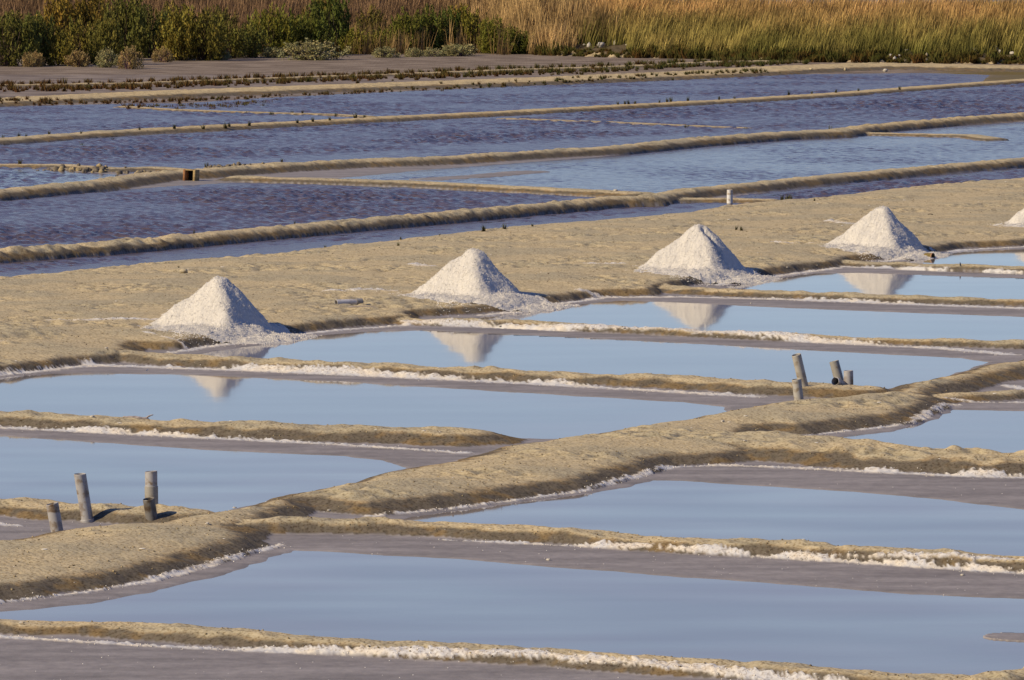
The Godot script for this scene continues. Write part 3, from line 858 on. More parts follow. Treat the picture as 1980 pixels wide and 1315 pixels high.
	ramp.colors = PackedColorArray([Color(0.5, 0.45, 0.4), Color(0.72, 0.68, 0.63), Color(0.93, 0.92, 0.91), Color(0.97, 0.97, 0.97), Color(1, 1, 1)])
	grain.color_ramp = ramp
	var grit := noise_tex(0.045, 22, 512, 5, 0.0, 1.0)
	var earth := plain_mat(Color.WHITE, 1.0, 0.15, true)
	earth.albedo_texture = grain
	tri(earth, 0.9)
	relief(earth, grit, 0.4)
	var mud := plain_mat(Color.WHITE, 0.7, 0.2, true)
	mud.albedo_texture = noise_tex(0.02, 24, 512, 5, 0.88, 1.0)
	tri(mud, 0.55)
	relief(mud, grit, 0.25)
	var n_tri := 0
	for which in 2:
		var am := ArrayMesh.new()
		for c: Array in chunk:
			var a: Array = c[which]
			if a[3].size():
				am.add_surface_from_arrays(Mesh.PRIMITIVE_TRIANGLES, arrays(a[0], a[1], a[3], a[2]))
				n_tri += a[3].size() / 3
		if which == 0:
			# the plain that carries on to the horizon, a little below
			var q := PackedVector3Array([Vector3(-4000, -0.12, 400), Vector3(4000, -0.12, 400), Vector3(4000, -0.12, -4500), Vector3(-4000, -0.12, -4500)])
			var kc := PackedColorArray()
			kc.resize(4)
			kc.fill(Color(0.24, 0.21, 0.19))
			am.add_surface_from_arrays(Mesh.PRIMITIVE_TRIANGLES, arrays(q, flat_up(4), PackedInt32Array([0, 2, 1, 0, 3, 2]), kc))
		var g := obj(["ground", "mud"][which], am, [earth, mud][which])
		tag(g, "", "", "", "structure")
		if which == 0: ground_node = g
	# water
	var still := plain_mat(Color.WHITE, 0.05, 0.5, true)
	var ruffle := noise_tex(0.02, 31, 512, 4, 0, 1, FastNoiseLite.TYPE_SIMPLEX_SMOOTH, true, 2.0)
	still.normal_enabled = true
	still.normal_texture = ruffle
	still.normal_scale = 0.012
	tri(still, 0.5)
	var rippled := plain_mat(Color.WHITE, 0.25, 0.5, true)
	rippled.normal_enabled = true
	rippled.normal_texture = ruffle
	rippled.normal_scale = 1.0
	tri(rippled, 0.8)
	var slack: StandardMaterial3D = rippled.duplicate()
	slack.roughness = 0.15
	slack.normal_scale = 0.6
	for k in pool_out.size():
		var a: Array = pool_out[k]
		var am := ArrayMesh.new()
		am.add_surface_from_arrays(Mesh.PRIMITIVE_TRIANGLES, arrays(a[0], a[1], a[2], a[3]))
		n_tri += a[2].size() / 3
		tag(obj("water", am, still if k < calm.size() else (slack if k - calm.size() in [3, 4] else rippled)), "", "", "", "structure")
	print("triangles ", n_tri)
	build_heaps()
	build_pipes()
	build_small_things()
	build_plants()
	print("all ", Time.get_ticks_msec() - t0)

func build_heaps() -> void:
	var salt := plain_mat(lin(0.68, 0.635, 0.565), 0.9, 0.3)
	salt.albedo_texture = noise_tex(0.06, 41, 256, 3, 0.86, 1.0)
	tri(salt, 2.0)
	relief(salt, noise_tex(0.09, 42, 512, 3, 0, 1), 2.0)
	var chip := plain_mat(lin(0.68, 0.63, 0.55), 0.8, 0.4, true)
	var chips := lump(5, 3, 5, 0.4)
	var labels := [
		"white salt heap at far left with a long pale streak to its left",
		"white salt heap just right of the grey pipe lying on the drying strip",
		"white salt heap in the middle distance with a broken dark gully down its shaded side",
		"white salt heap above the small clay pot lying in the water",
		"white salt heap cut off by the right edge of the photo"]
	for i in 5:
		var x: float = -3.81 + 3.27 * i + [0.0, 0.0, 0.09, -0.04, 0.0][i]
		var dd := 78.4 + 6.25 * i
		var at := on_ground(x, dd)
		var t := thing("salt_heap", labels[i], "salt heap", at, 0.0, "salt heaps in a row along the drying strip")
		var m := heap(x, dd, 50 + i, [1.0, 1.0, 1.04, 1.0, 1.0][i])
		obj("heap", m, salt, t)
		var v: PackedVector3Array = m.surface_get_arrays(0)[Mesh.ARRAY_VERTEX]
		var rr := RandomNumberGenerator.new()
		rr.seed = 70 + i
		var where: Array = []
		var tints: Array = []
		for k in 9000:
			var p := v[rr.randi() % v.size()] + Vector3(rr.randfn(0, 0.01), 0, rr.randfn(0, 0.01))
			if p.y < -0.2:
				continue
			var s := rr.randf_range(0.003, 0.007)
			where.append(Transform3D(Basis.from_euler(Vector3(rr.randf() * TAU, rr.randf() * TAU, 0)).scaled(Vector3.ONE * s), p))
			var k2 := rr.randf_range(0.8, 1.1)
			tints.append(Color(k2, k2, k2))
		copies("salt_grains", chips, chip, where, tints, t)
		# loose salt scattered over the wet bank below
		where = []
		tints = []
		for k in 2600:
			var q := absf(rr.randfn(0, 0.45))
			var px: float = x + rr.randf_range(-0.5, 1.5)
			var pd: float = dd - 0.75 - q * 1.0 + (px - x) * 0.55
			var g := ground_at(px, pd)
			if g < 0.0:
				continue
			var s := rr.randf_range(0.003, 0.011)
			where.append(Transform3D(Basis.from_euler(Vector3(rr.randf() * TAU, rr.randf() * TAU, 0)).scaled(Vector3(s, s * 0.7, s)), Vector3(px, g, -pd) - at))
			tints.append(Color.WHITE)
		copies("scattered_salt", chips, chip, where, tints, t)

const ORD := ["first", "second", "third", "fourth", "fifth", "sixth", "seventh", "eighth", "ninth", "tenth", "eleventh", "twelfth", "thirteenth", "fourteenth", "fifteenth", "sixteenth", "seventeenth", "eighteenth", "nineteenth", "twentieth", "twenty-first", "twenty-second", "twenty-third", "twenty-fourth", "twenty-fifth", "twenty-sixth", "twenty-seventh", "twenty-eighth"]

func along(dir: Vector3) -> Basis:
	var y := dir.normalized()
	var x := y.cross(Vector3(0, 0, 1)).normalized()
	return Basis(x, y, x.cross(y))

func pipe(label: String, x: float, dd: float, dir: Vector3, r: float, length: float, mat: Material, sunk := 0.1, slant := 0.0) -> Node3D:
	var at := on_ground(x, dd)
	var t := thing("plastic_pipe", label, "pipe", at, 0.0, "grey plastic pipes stuck in the mud banks")
	var y := dir.normalized()
	var m := obj("pipe_wall", tube(r, 0.005, length + sunk, 30, slant), mat, t)
	m.transform = Transform3D(along(dir), -y * sunk)
	return t

func ring(t: Node3D, called: String, dir: Vector3, r: float, from: float, length: float, mat: Material) -> void:
	var m := obj(called, tube(r, 0.006, length, 30), mat, t)
	m.transform = Transform3D(along(dir), dir.normalized() * from)

func pvc(r: float, g: float, b: float, seed_: int) -> StandardMaterial3D:
	var m := plain_mat(lin(r, g, b), 0.5, 0.45)
	var tx := noise_tex(0.012, seed_, 256, 5, 0.0, 1.0)
	var ramp := Gradient.new()
	ramp.offsets = PackedFloat32Array([0.0, 0.27, 0.42, 1.0])
	ramp.colors = PackedColorArray([Color(0.55, 0.42, 0.28), Color(0.78, 0.72, 0.64), Color(0.95, 0.95, 0.95), Color(1, 1, 1)])
	tx.color_ramp = ramp
	m.albedo_texture = tx
	tri(m, 2.3)
	return m

func build_pipes() -> void:
	var grey := pvc(0.33, 0.315, 0.31, 61)
	var pale := pvc(0.50, 0.48, 0.46, 62)
	var beige := pvc(0.36, 0.335, 0.29, 63)
	var dark := pvc(0.16, 0.15, 0.14, 64)
	var dull := pvc(0.27, 0.25, 0.215, 65)
	var base := [Vector2(-4.029, 53.383), Vector2(-3.831, 54.356), Vector2(-3.267, 54.593), Vector2(-3.241, 54.161), Vector2(3.330, 68.861), Vector2(3.232, 67.915), Vector2(3.816, 69.548), Vector2(3.861, 69.189), Vector2(3.827, 69.113), Vector2(4.112, 114.162), Vector2(-2.235, 82.569)]
	pipe("short pale grey pipe, nearest of the pipes at the lower left", base[0].x, base[0].y, Vector3(-0.17, 1, 0.05), 0.056, 0.27, grey, 0.1, 0.004)
	var b := pipe("tall grey pipe with a rust spot, leaning left with a collar at its foot", base[1].x, base[1].y, Vector3(-0.15, 1, 0.06), 0.055, 0.44, grey, 0.1, -0.006)
	ring(b, "collar", Vector3(-0.15, 1, 0.06), 0.062, -0.06, 0.085, grey)
	var c := pipe("upright grey pipe standing behind the short dark pipe", base[2].x, base[2].y, Vector3(-0.01, 1, -0.02), 0.056, 0.305, grey, 0.1, 0.003)
	ring(c, "sleeve", Vector3(-0.01, 1, -0.02), 0.061, -0.08, 0.25, dull)
	pipe("short dark grey pipe with its mouth open, in front of an upright one", base[3].x, base[3].y, Vector3(-0.14, 1, 0.16), 0.054, 0.175, dark, 0.1)
	pipe("tallest pale pipe of the right cluster, leaning left behind a shorter one", base[4].x, base[4].y, Vector3(-0.24, 1, 0.15), 0.054, 0.38, beige, 0.12)
	pipe("stained beige pipe standing in front of the tallest right pipe", base[5].x, base[5].y, Vector3(-0.12, 1, 0.05), 0.054, 0.25, beige, 0.1)
	pipe("brownish pipe leaning hard to the left behind two short ones", base[6].x, base[6].y, Vector3(-0.27, 1, -0.04), 0.055, 0.40, dull, 0.1)
	pipe("short upright grey pipe at the right end of the right cluster", base[7].x, base[7].y, Vector3(-0.02, 1, 0.0), 0.055, 0.165, grey, 0.1)
	var o: Vector2 = base[8]
	var f := thing("plastic_pipe", "toppled pipe with a pale round rim facing the viewer", "pipe", on_ground(o.x - 0.12, o.y - 0.10) + Vector3(0, 0.04, 0), 0.0, "grey plastic pipes stuck in the mud banks")
	obj("pipe_wall", tube(0.047, 0.005, 0.24, 30), grey, f).transform = Transform3D(along(Vector3(-0.50, 0.28, 0.85)), -Vector3(-0.50, 0.28, 0.85).normalized() * 0.22)
	ring(f, "rim", Vector3(-0.50, 0.28, 0.85), 0.0495, -0.012, 0.034, pale)
	o = base[9]
	var post := pipe("whitish pipe standing alone in the little dam across the channel", o.x, o.y, Vector3(0.005, 1, 0), 0.056, 0.33, pvc(0.60, 0.58, 0.55, 66), 0.1)
	ring(post, "muddy_foot", Vector3(0.005, 1, 0), 0.0575, -0.05, 0.125, pvc(0.17, 0.15, 0.12, 67))
	o = base[10]
	var k := thing("plastic_pipe", "grey pipe lying on its side on the drying strip", "pipe", on_ground(o.x, o.y) + Vector3(0, 0.045, 0), 0.0, "")
	var ax := Vector3(-0.84, 0.0, 0.54)
	obj("pipe_wall", tube(0.044, 0.006, 0.40, 30), pale, k).transform = Transform3D(along(ax), ax.normalized() * -0.20)
	ring(k, "collar", ax, 0.050, -0.21, 0.10, dull)
	ring(k, "rim", ax, 0.0452, 0.192, 0.010, pale)

func slab(called: String, parent: Node3D, size: Vector3, at: Vector3, mat: Material) -> void:
	var st := SurfaceTool.new()
	st.begin(Mesh.PRIMITIVE_TRIANGLES)
	var c := minf(minf(size.x, size.y), size.z) * 0.18
	var nx := [size.x * 0.5, size.y * 0.5, size.z * 0.5]
	# a box with chamfered edges, as the hull of three boxes
	var pts: Array = []
	for sx in [-1, 1]:
		for sy in [-1, 1]:
			for sz in [-1, 1]:
				pts.append(Vector3(sx * nx[0], sy * (nx[1] - c), sz * (nx[2] - c)))
				pts.append(Vector3(sx * (nx[0] - c), sy * nx[1], sz * (nx[2] - c)))
				pts.append(Vector3(sx * (nx[0] - c), sy * (nx[1] - c), sz * nx[2]))
	var sh := ConvexPolygonShape3D.new()
	sh.points = PackedVector3Array(pts)
	# faces by hand: six sides, twelve bevels, eight corners
	var id := func(a: int, b: int, d: int, k: int) -> Vector3: return pts[(((a + 1) / 2) * 4 + ((b + 1) / 2) * 2 + (d + 1) / 2) * 3 + k]
	var tris: Array = []
	for s in [-1, 1]:
		tris.append([id.call(s, -1, -1, 0), id.call(s, 1, -1, 0), id.call(s, 1, 1, 0), id.call(s, -1, 1, 0)])
		tris.append([id.call(-1, s, -1, 1), id.call(1, s, -1, 1), id.call(1, s, 1, 1), id.call(-1, s, 1, 1)])
		tris.append([id.call(-1, -1, s, 2), id.call(1, -1, s, 2), id.call(1, 1, s, 2), id.call(-1, 1, s, 2)])
		for u in [-1, 1]:
			tris.append([id.call(s, u, -1, 0), id.call(s, u, 1, 0), id.call(s, u, 1, 1), id.call(s, u, -1, 1)])
			tris.append([id.call(s, -1, u, 0), id.call(s, 1, u, 0), id.call(s, 1, u, 2), id.call(s, -1, u, 2)])
			tris.append([id.call(-1, s, u, 1), id.call(1, s, u, 1), id.call(1, s, u, 2), id.call(-1, s, u, 2)])
			for w in [-1, 1]:
				tris.append([id.call(s, u, w, 0), id.call(s, u, w, 1), id.call(s, u, w, 2)])
	for f: Array in tris:
		var mid := Vector3.ZERO
		for v: Vector3 in f:
			mid += v / f.size()
		var nn: Vector3 = (f[1] - f[0]).cross(f[2] - f[0])
		if nn.dot(mid) > 0.0:
			f.reverse()
		for q in f.size() - 2:
			st.add_vertex(f[0]); st.add_vertex(f[q + 1]); st.add_vertex(f[q + 2])
	st.generate_normals()
	obj(called, st.commit(), mat, parent).position = at

func log_shape(seed_: int, length: float, r: float, bend: float, taper := 0.5) -> ArrayMesh:
	var nz := FastNoiseLite.new()
	nz.seed = seed_
	nz.frequency = 1.0
	var st := SurfaceTool.new()
	st.begin(Mesh.PRIMITIVE_TRIANGLES)
	var n := 14
	var m := 9
	for i in n + 1:
		var t := float(i) / n
		var rr := r * (1.0 - taper * t) * (0.15 if i == 0 or i == n else 1.0)
		for j in m:
			var a := TAU * j / m
			var k := rr * (1.0 + 0.5 * nz.get_noise_3d(t * 6.0, cos(a), sin(a)))
			st.add_vertex(Vector3((t - 0.5) * length, cos(a) * k + bend * sin(t * PI), sin(a) * k + bend * 0.5 * t))
	for i in n:
		for j in m:
			var p := i * m + j
			var q := i * m + (j + 1) % m
			st.add_index(p); st.add_index(p + m); st.add_index(q)
			st.add_index(q); st.add_index(p + m); st.add_index(q + m)
	st.generate_normals()
	return st.commit()

func vane() -> ArrayMesh:
	# a small feather: a curved, slightly thick vane on a quill
	var st := SurfaceTool.new()
	st.begin(Mesh.PRIMITIVE_TRIANGLES)
	for side in [1.0, -1.0]:
		for i in 8:
			var t0 := i / 8.0
			var t1 := (i + 1) / 8.0
			var w0 := 0.16 * sin(PI * (0.12 + 0.88 * t0)) + 0.01
			var w1 := 0.16 * sin(PI * (0.12 + 0.88 * t1)) + 0.004
			var c0 := Vector3(0.25 * t0 * t0, t0, 0.01 * side)
			var c1 := Vector3(0.25 * t1 * t1, t1, 0.01 * side)
			for v in [c0 - Vector3(w0, 0, 0), c1 - Vector3(w1, 0, 0), c1 + Vector3(w1, 0, 0), c0 - Vector3(w0, 0, 0), c1 + Vector3(w1, 0, 0), c0 + Vector3(w0, 0, 0)]:
				st.add_vertex(v)
	st.generate_normals()
	return st.commit()

func build_small_things() -> void:
	# the hollow clay block on the bank
	var clay := plain_mat(lin(0.42, 0.20, 0.09), 0.9, 0.2)
	clay.albedo_texture = noise_tex(0.03, 81, 256, 4, 0.6, 1.0)
	tri(clay, 3.0)
	var sunlit_clay := plain_mat(lin(0.50, 0.36, 0.17), 0.9, 0.2)  # yellower copy of the clay, with the sunlit look put into its colour
	sunlit_clay.albedo_texture = clay.albedo_texture
	tri(sunlit_clay, 3.0)
	var dark_and_shade := plain_mat(lin(0.012, 0.011, 0.010), 0.95, 0.1)  # near black: shade inside the hollows put into the colour; dark wood too
	var p := Vector2(-6.583, 123.960)
	var t := thing("clay_block", "hollow rusty clay block with a black mouth on the bank", "block", on_ground(p.x, p.y, 0.01), deg_to_rad(-24))
	t.rotation.z = deg_to_rad(-3)
	slab("side_wall", t, Vector3(0.05, 0.24, 0.20), Vector3(-0.115, 0.12, 0), clay)
	slab("side_wall", t, Vector3(0.055, 0.24, 0.20), Vector3(0.115, 0.12, 0), sunlit_clay)
	slab("top_slab", t, Vector3(0.178, 0.022, 0.20), Vector3(0, 0.231, 0), sunlit_clay)
	slab("back_slab", t, Vector3(0.178, 0.215, 0.02), Vector3(0, 0.11, -0.07), dark_and_shade)  # near-black back paints the shadowed inside of the block
	# clay pot lying in the water
	p = Vector2(6.643, 96.281)
	t = thing("clay_pot", "small olive clay pot lying half sunk, its black mouth to the right", "pot", Vector3(p.x, 0.028, -p.y))
	var pot := plain_mat(lin(0.26, 0.19, 0.07), 0.85, 0.2)
	pot.albedo_texture = clay.albedo_texture
	tri(pot, 3.0)
	obj("pot_wall", tube(0.05, 0.008, 0.14, 24, 0.0, 0.004), pot, t).transform = Transform3D(along(Vector3(0.72, 0.02, 0.6)), Vector3(-0.05, 0, -0.04))
	var rim := plain_mat(lin(0.30, 0.17, 0.10), 0.85, 0.2)
	ring(t, "rim", Vector3(0.72, 0.02, 0.6), 0.054, 0.068, 0.016, rim)
	obj("pot_floor", lump(3, 6, 12, 0.1, Vector3(0.046, 0.02, 0.046)), dark_and_shade, t).transform = Transform3D(along(Vector3(0.72, 0.02, 0.6)), Vector3(-0.045, 0, -0.036))
	# stones, driftwood, sticks
	var stone := plain_mat(lin(0.60, 0.50, 0.33), 0.95, 0.2)
	stone.albedo_texture = clay.albedo_texture
	tri(stone, 2.0)
	var chalk := plain_mat(lin(0.56, 0.51, 0.43), 0.95, 0.2)
	chalk.albedo_texture = noise_tex(0.05, 82, 256, 4, 0.7, 1.0)
	tri(chalk, 2.0)
	p = Vector2(-4.842, 89.068)
	var s := obj("stone", lump(31, 9, 12, 0.35, Vector3(0.065, 0.04, 0.05)), stone)
	s.position = on_ground(p.x, p.y) + Vector3(0, 0.03, 0)
	tag(s, "smooth cream stone lying alone on the drying strip above the left heap", "stone")
	p = Vector2(-4.035, 64.622)
	t = thing("driftwood", "pale pinkish driftwood with a dark end lying on a narrow bank", "driftwood", on_ground(p.x, p.y) + Vector3(0, 0.02, 0.02), 0.12)
	var wood := plain_mat(lin(0.46, 0.39, 0.35), 0.95, 0.2)
	wood.albedo_texture = chalk.albedo_texture
	tri(wood, 4.0)
	obj("trunk", log_shape(4, 0.30, 0.034, 0.012, 0.55), wood, t)
	obj("broken_end", log_shape(5, 0.05, 0.026, 0.0, 0.2), dark_and_shade, t).position = Vector3(-0.155, 0.0, 0.0)
	var br := obj("branch", log_shape(6, 0.10, 0.012, 0.01, 0.6), wood, t)
	br.position = Vector3(0.15, 0.025, 0.0)
	br.rotation.z = 0.5
	var sticks := [[Vector3(-2.938, 105.669, 0.26), 0.3, 0.36, "white stick leaning off the bank above the channel"], [Vector3(-4.060, 120.786, 0.42), 0.05, -0.02, "long white stick lying along the near side of a low bank"], [Vector3(-1.336, 106.243, 0.22), -0.2, -0.35, "pale curved stick at the foot of the bank beside the channel"], [Vector3(7.352, 106.210, 0.2), -0.1, -0.22, "short dark stick lying between the two rightmost heaps"], [Vector3(-10.316, 131.139, 0.26), 0.2, -0.45, "thin white stick poking out of the mud rubble at left"], [Vector3(-6.916, 125.387, 0.3), 0, -0.02, "pale stick lying on rubble left of the clay block"], [Vector3(-2.029, 81.701, 0.12), 0.4, 0, "short pale stick near the lying pipe"], [Vector3(2.267, 116.769, 0.4), 0.1, 0.05, "bleached stick on the junction of two banks"]]
	for k: Array in sticks:
		var v: Vector3 = Vector3(k[0].x, 0, 0)
		var o := obj("stick", log_shape(9, k[1], 0.008, 0.012, 0.6), wood if not "dark" in k[3] else dark_and_shade)
		o.position = on_ground(k[0].x, k[0].y) + Vector3(0, 0.012 + absf(sin(k[3].length() * 0.0 + k[2])) * k[1] * 0.0, 0)
		o.rotation = Vector3(0, k[2], k[4] if k.size() > 4 else 0.0)
		tag(o, k[3], "stick", "sticks on the banks")
	# feathers
	var quill := plain_mat(lin(0.55, 0.56, 0.58), 0.8, 0.2)
	var black := plain_mat(lin(0.05, 0.05, 0.06), 0.8, 0.2)
	var vanes := vane()
	var fl := ["dark feather standing on the low bank right of the clay pot", "grey feather stuck in the salt at the foot of the third heap", "white feather curled on the narrow bank below the middle pools", "grey feather lying on salt crust below the left heap"]
	var fp := [Vector3(6.91, 92.93, 0.071), Vector3(2.94, 89.25, 0.076), Vector3(1.05, 79.08, 0.061), Vector3(-4.39, 72.37, 0.043)]
	for i in 4:
		var o := obj("feather", vanes, black if i == 0 else quill)
		o.position = on_ground(fp[i].x, fp[i].y)
		o.scale = Vector3.ONE * fp[i].z
		o.rotation = Vector3(0.1, 0.3 * i, [0.5, 0.35, -1.1, -0.9][i])
		tag(o, fl[i], "feather", "feathers on the banks")
	# lumps of salt standing proud of the crust
	var lumps: Array = [lump(41, 6, 9, 0.5, Vector3(1, 0.7, 0.8)), lump(42, 6, 9, 0.5, Vector3(0.9, 0.8, 1)), lump(43, 6, 9, 0.6, Vector3(1, 0.6, 0.9))]
	var sp := [Vector3(-4.07, 64.75, 0.077), Vector3(-4.47, 64.23, 0.055), Vector3(-5.01, 74.52, 0.045), Vector3(-3.91, 64.42, 0.028), Vector3(-0.54, 78.49, 0.060), Vector3(-0.16, 79.98, 0.048), Vector3(1.47, 78.88, 0.047), Vector3(2.01, 117.42, 0.090), Vector3(3.43, 129.36, 0.066), Vector3(-0.75, 62.70, 0.027), Vector3(-0.92, 77.06, 0.046), Vector3(4.21, 92.32, 0.039), Vector3(3.36, 84.90, 0.036), Vector3(-2.69, 53.14, 0.041), Vector3(-1.68, 55.24, 0.038), Vector3(-2.26, 57.19, 0.039), Vector3(-2.57, 55.78, 0.043), Vector3(-0.16, 53.69, 0.037), Vector3(0.31, 51.12, 0.044), Vector3(3.74, 49.94, 0.038), Vector3(-1.19, 59.79, 0.046), Vector3(2.23, 63.84, 0.049), Vector3(4.49, 73.74, 0.050), Vector3(2.36, 61.12, 0.037)]
	var sl := ["biggest white salt lump under the driftwood", "white salt lump on the crust left of the driftwood", "white salt lump on the bank below the left heap", "tiny salt lump right of the driftwood", "white lump left of the second heap's reflection", "small white lump above the second heap's reflection", "white lump on the narrow bank below the third heap", "white lump on the junction of two upper banks", "white speck on the long upper bank", "pale lump at the end of the second left bank", "white lump on the crust under the second heap's reflection", "white lump on the low bank near the pot", "white lump on the narrow bank under the fourth heap", "largest of the white flakes right of the lower left pipes", "white lump by the dark hollow in the ridge", "white lump on the ridge's back edge above the hollow", "white lump on the back edge right of the lower left pipes", "white lump on top of the lower middle bank", "bluish lump on the crust of the lower bank", "white lump on the crust at lower right", "white smear on the ridge below the second left bank", "white flake on the ridge below the right pipes", "white lump on the crust right of the right pipes", "white flake on the middle of the ridge"]
	for i in sp.size():
		var o := obj("salt_lump", lumps[i % 3], chalk)
		o.position = on_ground(sp[i].x, sp[i].y) + Vector3(0, sp[i].z * 0.12, 0)
		o.scale = Vector3.ONE * sp[i].z * 0.5
		o.scale.y *= 0.7
		o.rotation.y = i * 1.7
		tag(o, sl[i], "salt lump", "white salt lumps on the banks")
	# pale rocks at the foot of the grass
	var rp := [Vector3(2.47, 241.31, 0.268), Vector3(2.83, 236.63, 0.142), Vector3(3.00, 235.71, 0.262), Vector3(3.46, 235.71, 0.302), Vector3(3.84, 244.21, 0.230), Vector3(4.07, 239.41, 0.266), Vector3(4.50, 237.55, 0.102), Vector3(13.76, 220.37, 0.170), Vector3(13.49, 213.42, 0.201), Vector3(14.05, 219.58, 0.131), Vector3(14.86, 227.78, 0.195), Vector3(15.09, 220.37, 0.188), Vector3(17.52, 229.50, 0.275), Vector3(17.50, 226.93, 0.175), Vector3(18.27, 228.64, 0.254), Vector3(18.16, 225.26, 0.193), Vector3(18.40, 222.79, 0.209), Vector3(11.51, 209.03, 0.161), Vector3(12.85, 208.32, 0.178), Vector3(10.25, 207.61, 0.124)]
	var rl := ["leftmost pale rock in the grass, yellowish with a red patch", "small reddish rock second from left at the grass foot", "upright white rock third from left at the grass foot", "round pale rock in the middle of the left group", "greyish rock half behind the round pale one", "white upright rock at the right of the left group", "tiny white pebble right of the left rock group", "pale rock at the left of the right-hand group", "flat white rock lowest in the right-hand group", "small pale rock beside the flat white one", "flat pale rock highest in the right-hand group", "rounded beige rock alone between the right groups", "tall bright rock left of the leafy bush", "small rock leaning on the tall bright one", "bright white rock under the leafy bush", "pale rock just right of the one under the bush", "rock in the dark scar near the right edge", "yellowish stone on the sand left of the right groups", "flat white stone on the sand below the right rocks", "tan stone on the sand at the end of the low bank"]
	var rm: Array = [lump(51, 8, 10, 0.5, Vector3(0.9, 1.0, 0.7)), lump(52, 8, 10, 0.55, Vector3(1.1, 0.8, 0.8)), lump(53, 8, 10, 0.6, Vector3(0.7, 1.1, 0.8))]
	var rises := [0.02179, 0.02214, 0.02231, 0.02231, 0.02154, 0.02197, 0.02205, 0.02385, 0.02453, 0.02385, 0.02308, 0.02385, 0.02308, 0.02316, 0.02299, 0.02333, 0.02359]
	for i in rp.size():
		var o := obj("rock", rm[i % 3], stone if i in [0, 4, 11, 17, 19] else chalk)
		var dd: float = rp[i].y
		var u: float = rp[i].x / dd
		if i < 17:
			# where on the sloping foot of the levee it rests
			dd = levee_foot(u) - 0.2
			while dd < levee_foot(u) + 7.0 and ground_at(u * dd, dd) < EYE - dd * rises[i]:
				dd += 0.1
		o.position = on_ground(u * dd, dd) + Vector3(0, rp[i].z * 0.3, 0)
		o.scale = Vector3(0.5, 0.36, 0.4) * rp[i].z
		o.rotation.y = i * 2.1
		if i < 17: rocks.append(o.position)
		tag(o, rl[i], "rock", "pale rocks at the foot of the grass")
	# clods of dug mud along the low rubble bank
	var mudm := plain_mat(lin(0.24, 0.20, 0.15), 1.0, 0.1)
	var tanm := plain_mat(lin(0.42, 0.33, 0.19), 1.0, 0.1)
	for m: StandardMaterial3D in [mudm, tanm]:
		m.albedo_texture = clay.albedo_texture
		tri(m, 2.0)
		relief(m, chalk.albedo_texture, 1.5)
	var cm: Array = []
	for i in 4:
		cm.append(lump(90 + i, 6, 9, 0.7, Vector3(1, 0.75, 0.9)))
	var ra := [Vector2(-10.198, 129.628), Vector2(-6.929, 126.610), Vector2(-6.461, 127.634), Vector2(-5.225, 130.000)]
	var rr := RandomNumberGenerator.new()
	rr.seed = 333
	for i in 120:
		var first := i < 88
		var q: Vector2 = ra[0].lerp(ra[1], rr.randf()) if first else ra[2].lerp(ra[3], rr.randf())
		q += Vector2(rr.randfn(0, 0.1), rr.randfn(0, 0.3))
		var sz := rr.randf_range(0.03, 0.085) * (1.0 if first else 0.7)
		var o := obj("clod", cm[i % 4], tanm if rr.randf() < 0.35 else mudm, ground_node)
		o.position = on_ground(q.x, q.y) + Vector3(0, sz * 0.3, 0)
		o.scale = Vector3.ONE * sz
		o.rotation = Vector3(rr.randf(), rr.randf() * TAU, rr.randf())
	# crumbs of earth and white flakes on the dry ground
	var crumb := lump(61, 3, 5, 0.5, Vector3(1, 0.7, 1))
	var crumb_mat := plain_mat(Color.WHITE, 1.0, 0.1, true)
	var w1: Array = []
	var c1: Array = []
	var w2: Array = []
	var c2: Array = []
	for i in 110000:
		var dd := 41.0 + 120.0 * pow(rr.randf(), 1.4)
		var x := rr.randf_range(-0.1, 0.1) * dd
		var g := ground_at(x, dd)
		if g < 0.05 or n_mid.get_noise_2d(x * 0.7, dd * 0.7) < rr.randf_range(-0.5, 0.35):
			continue
		if w1.size() < 22000 and rr.randf() < 0.55:
			var sz := 0.003 + 0.010 * pow(rr.randf(), 3.0)
			w1.append(Transform3D(Basis.from_euler(Vector3(rr.randf(), rr.randf() * TAU, 0)).scaled(Vector3.ONE * sz), Vector3(x, g + sz * 0.3, -dd)))
			var k := rr.randf()
			c1.append(Color(0.13, 0.10, 0.065).lerp(Color(0.42, 0.33, 0.18), k * k))
		elif w2.size() < 420 and g > 0.06 and rr.randf() < 0.03:
			var sz := 0.008 + 0.030 * pow(rr.randf(), 2.5)
			w2.append(Transform3D(Basis.from_euler(Vector3(rr.randfn(0, 0.2), rr.randf() * TAU, rr.randfn(0, 0.2))).scaled(Vector3(sz, sz * 0.25, sz * 0.6)), Vector3(x, g + sz * 0.1, -dd)))
			c2.append(Color(0.66, 0.62, 0.55))
	copies("earth_crumbs", crumb, crumb_mat, w1, c1, self, "brown crumbs of dry earth strewn over banks and drying strip")
	copies("salt_flakes", crumb, crumb_mat, w2, c2, self, "white flakes of salt and shell strewn over the dry ground")
	# loose crystals along the crusts
	var w3: Array = []
	var c3: Array = []
	for sg: Array in salt_seg:
		var a := Vector2(sg[0], sg[1])
		var b := Vector2(sg[2], sg[3])
		for i in int(a.distance_to(b) * 55.0):
			var q := a.lerp(b, rr.randf())
			q += Vector2(rr.randfn(0, sg[6] * 0.9), rr.randfn(0, sg[6] * 1.0))
			if absf(q.x / q.y) > 0.11:
				continue
			var g := ground_at(q.x, q.y)
			if g < -0.004:
				continue
			var sz := 0.002 + 0.0065 * pow(rr.randf(), 2.5)
			w3.append(Transform3D(Basis.from_euler(Vector3(rr.randf() * 3.0, rr.randf() * TAU, 0)).scaled(Vector3.ONE * sz), Vector3(q.x, g + sz * 0.3, -q.y)))
			var k := rr.randf_range(0.85, 1.1)
			c3.append(Color(0.64 * k, 0.59 * k, 0.51 * k))
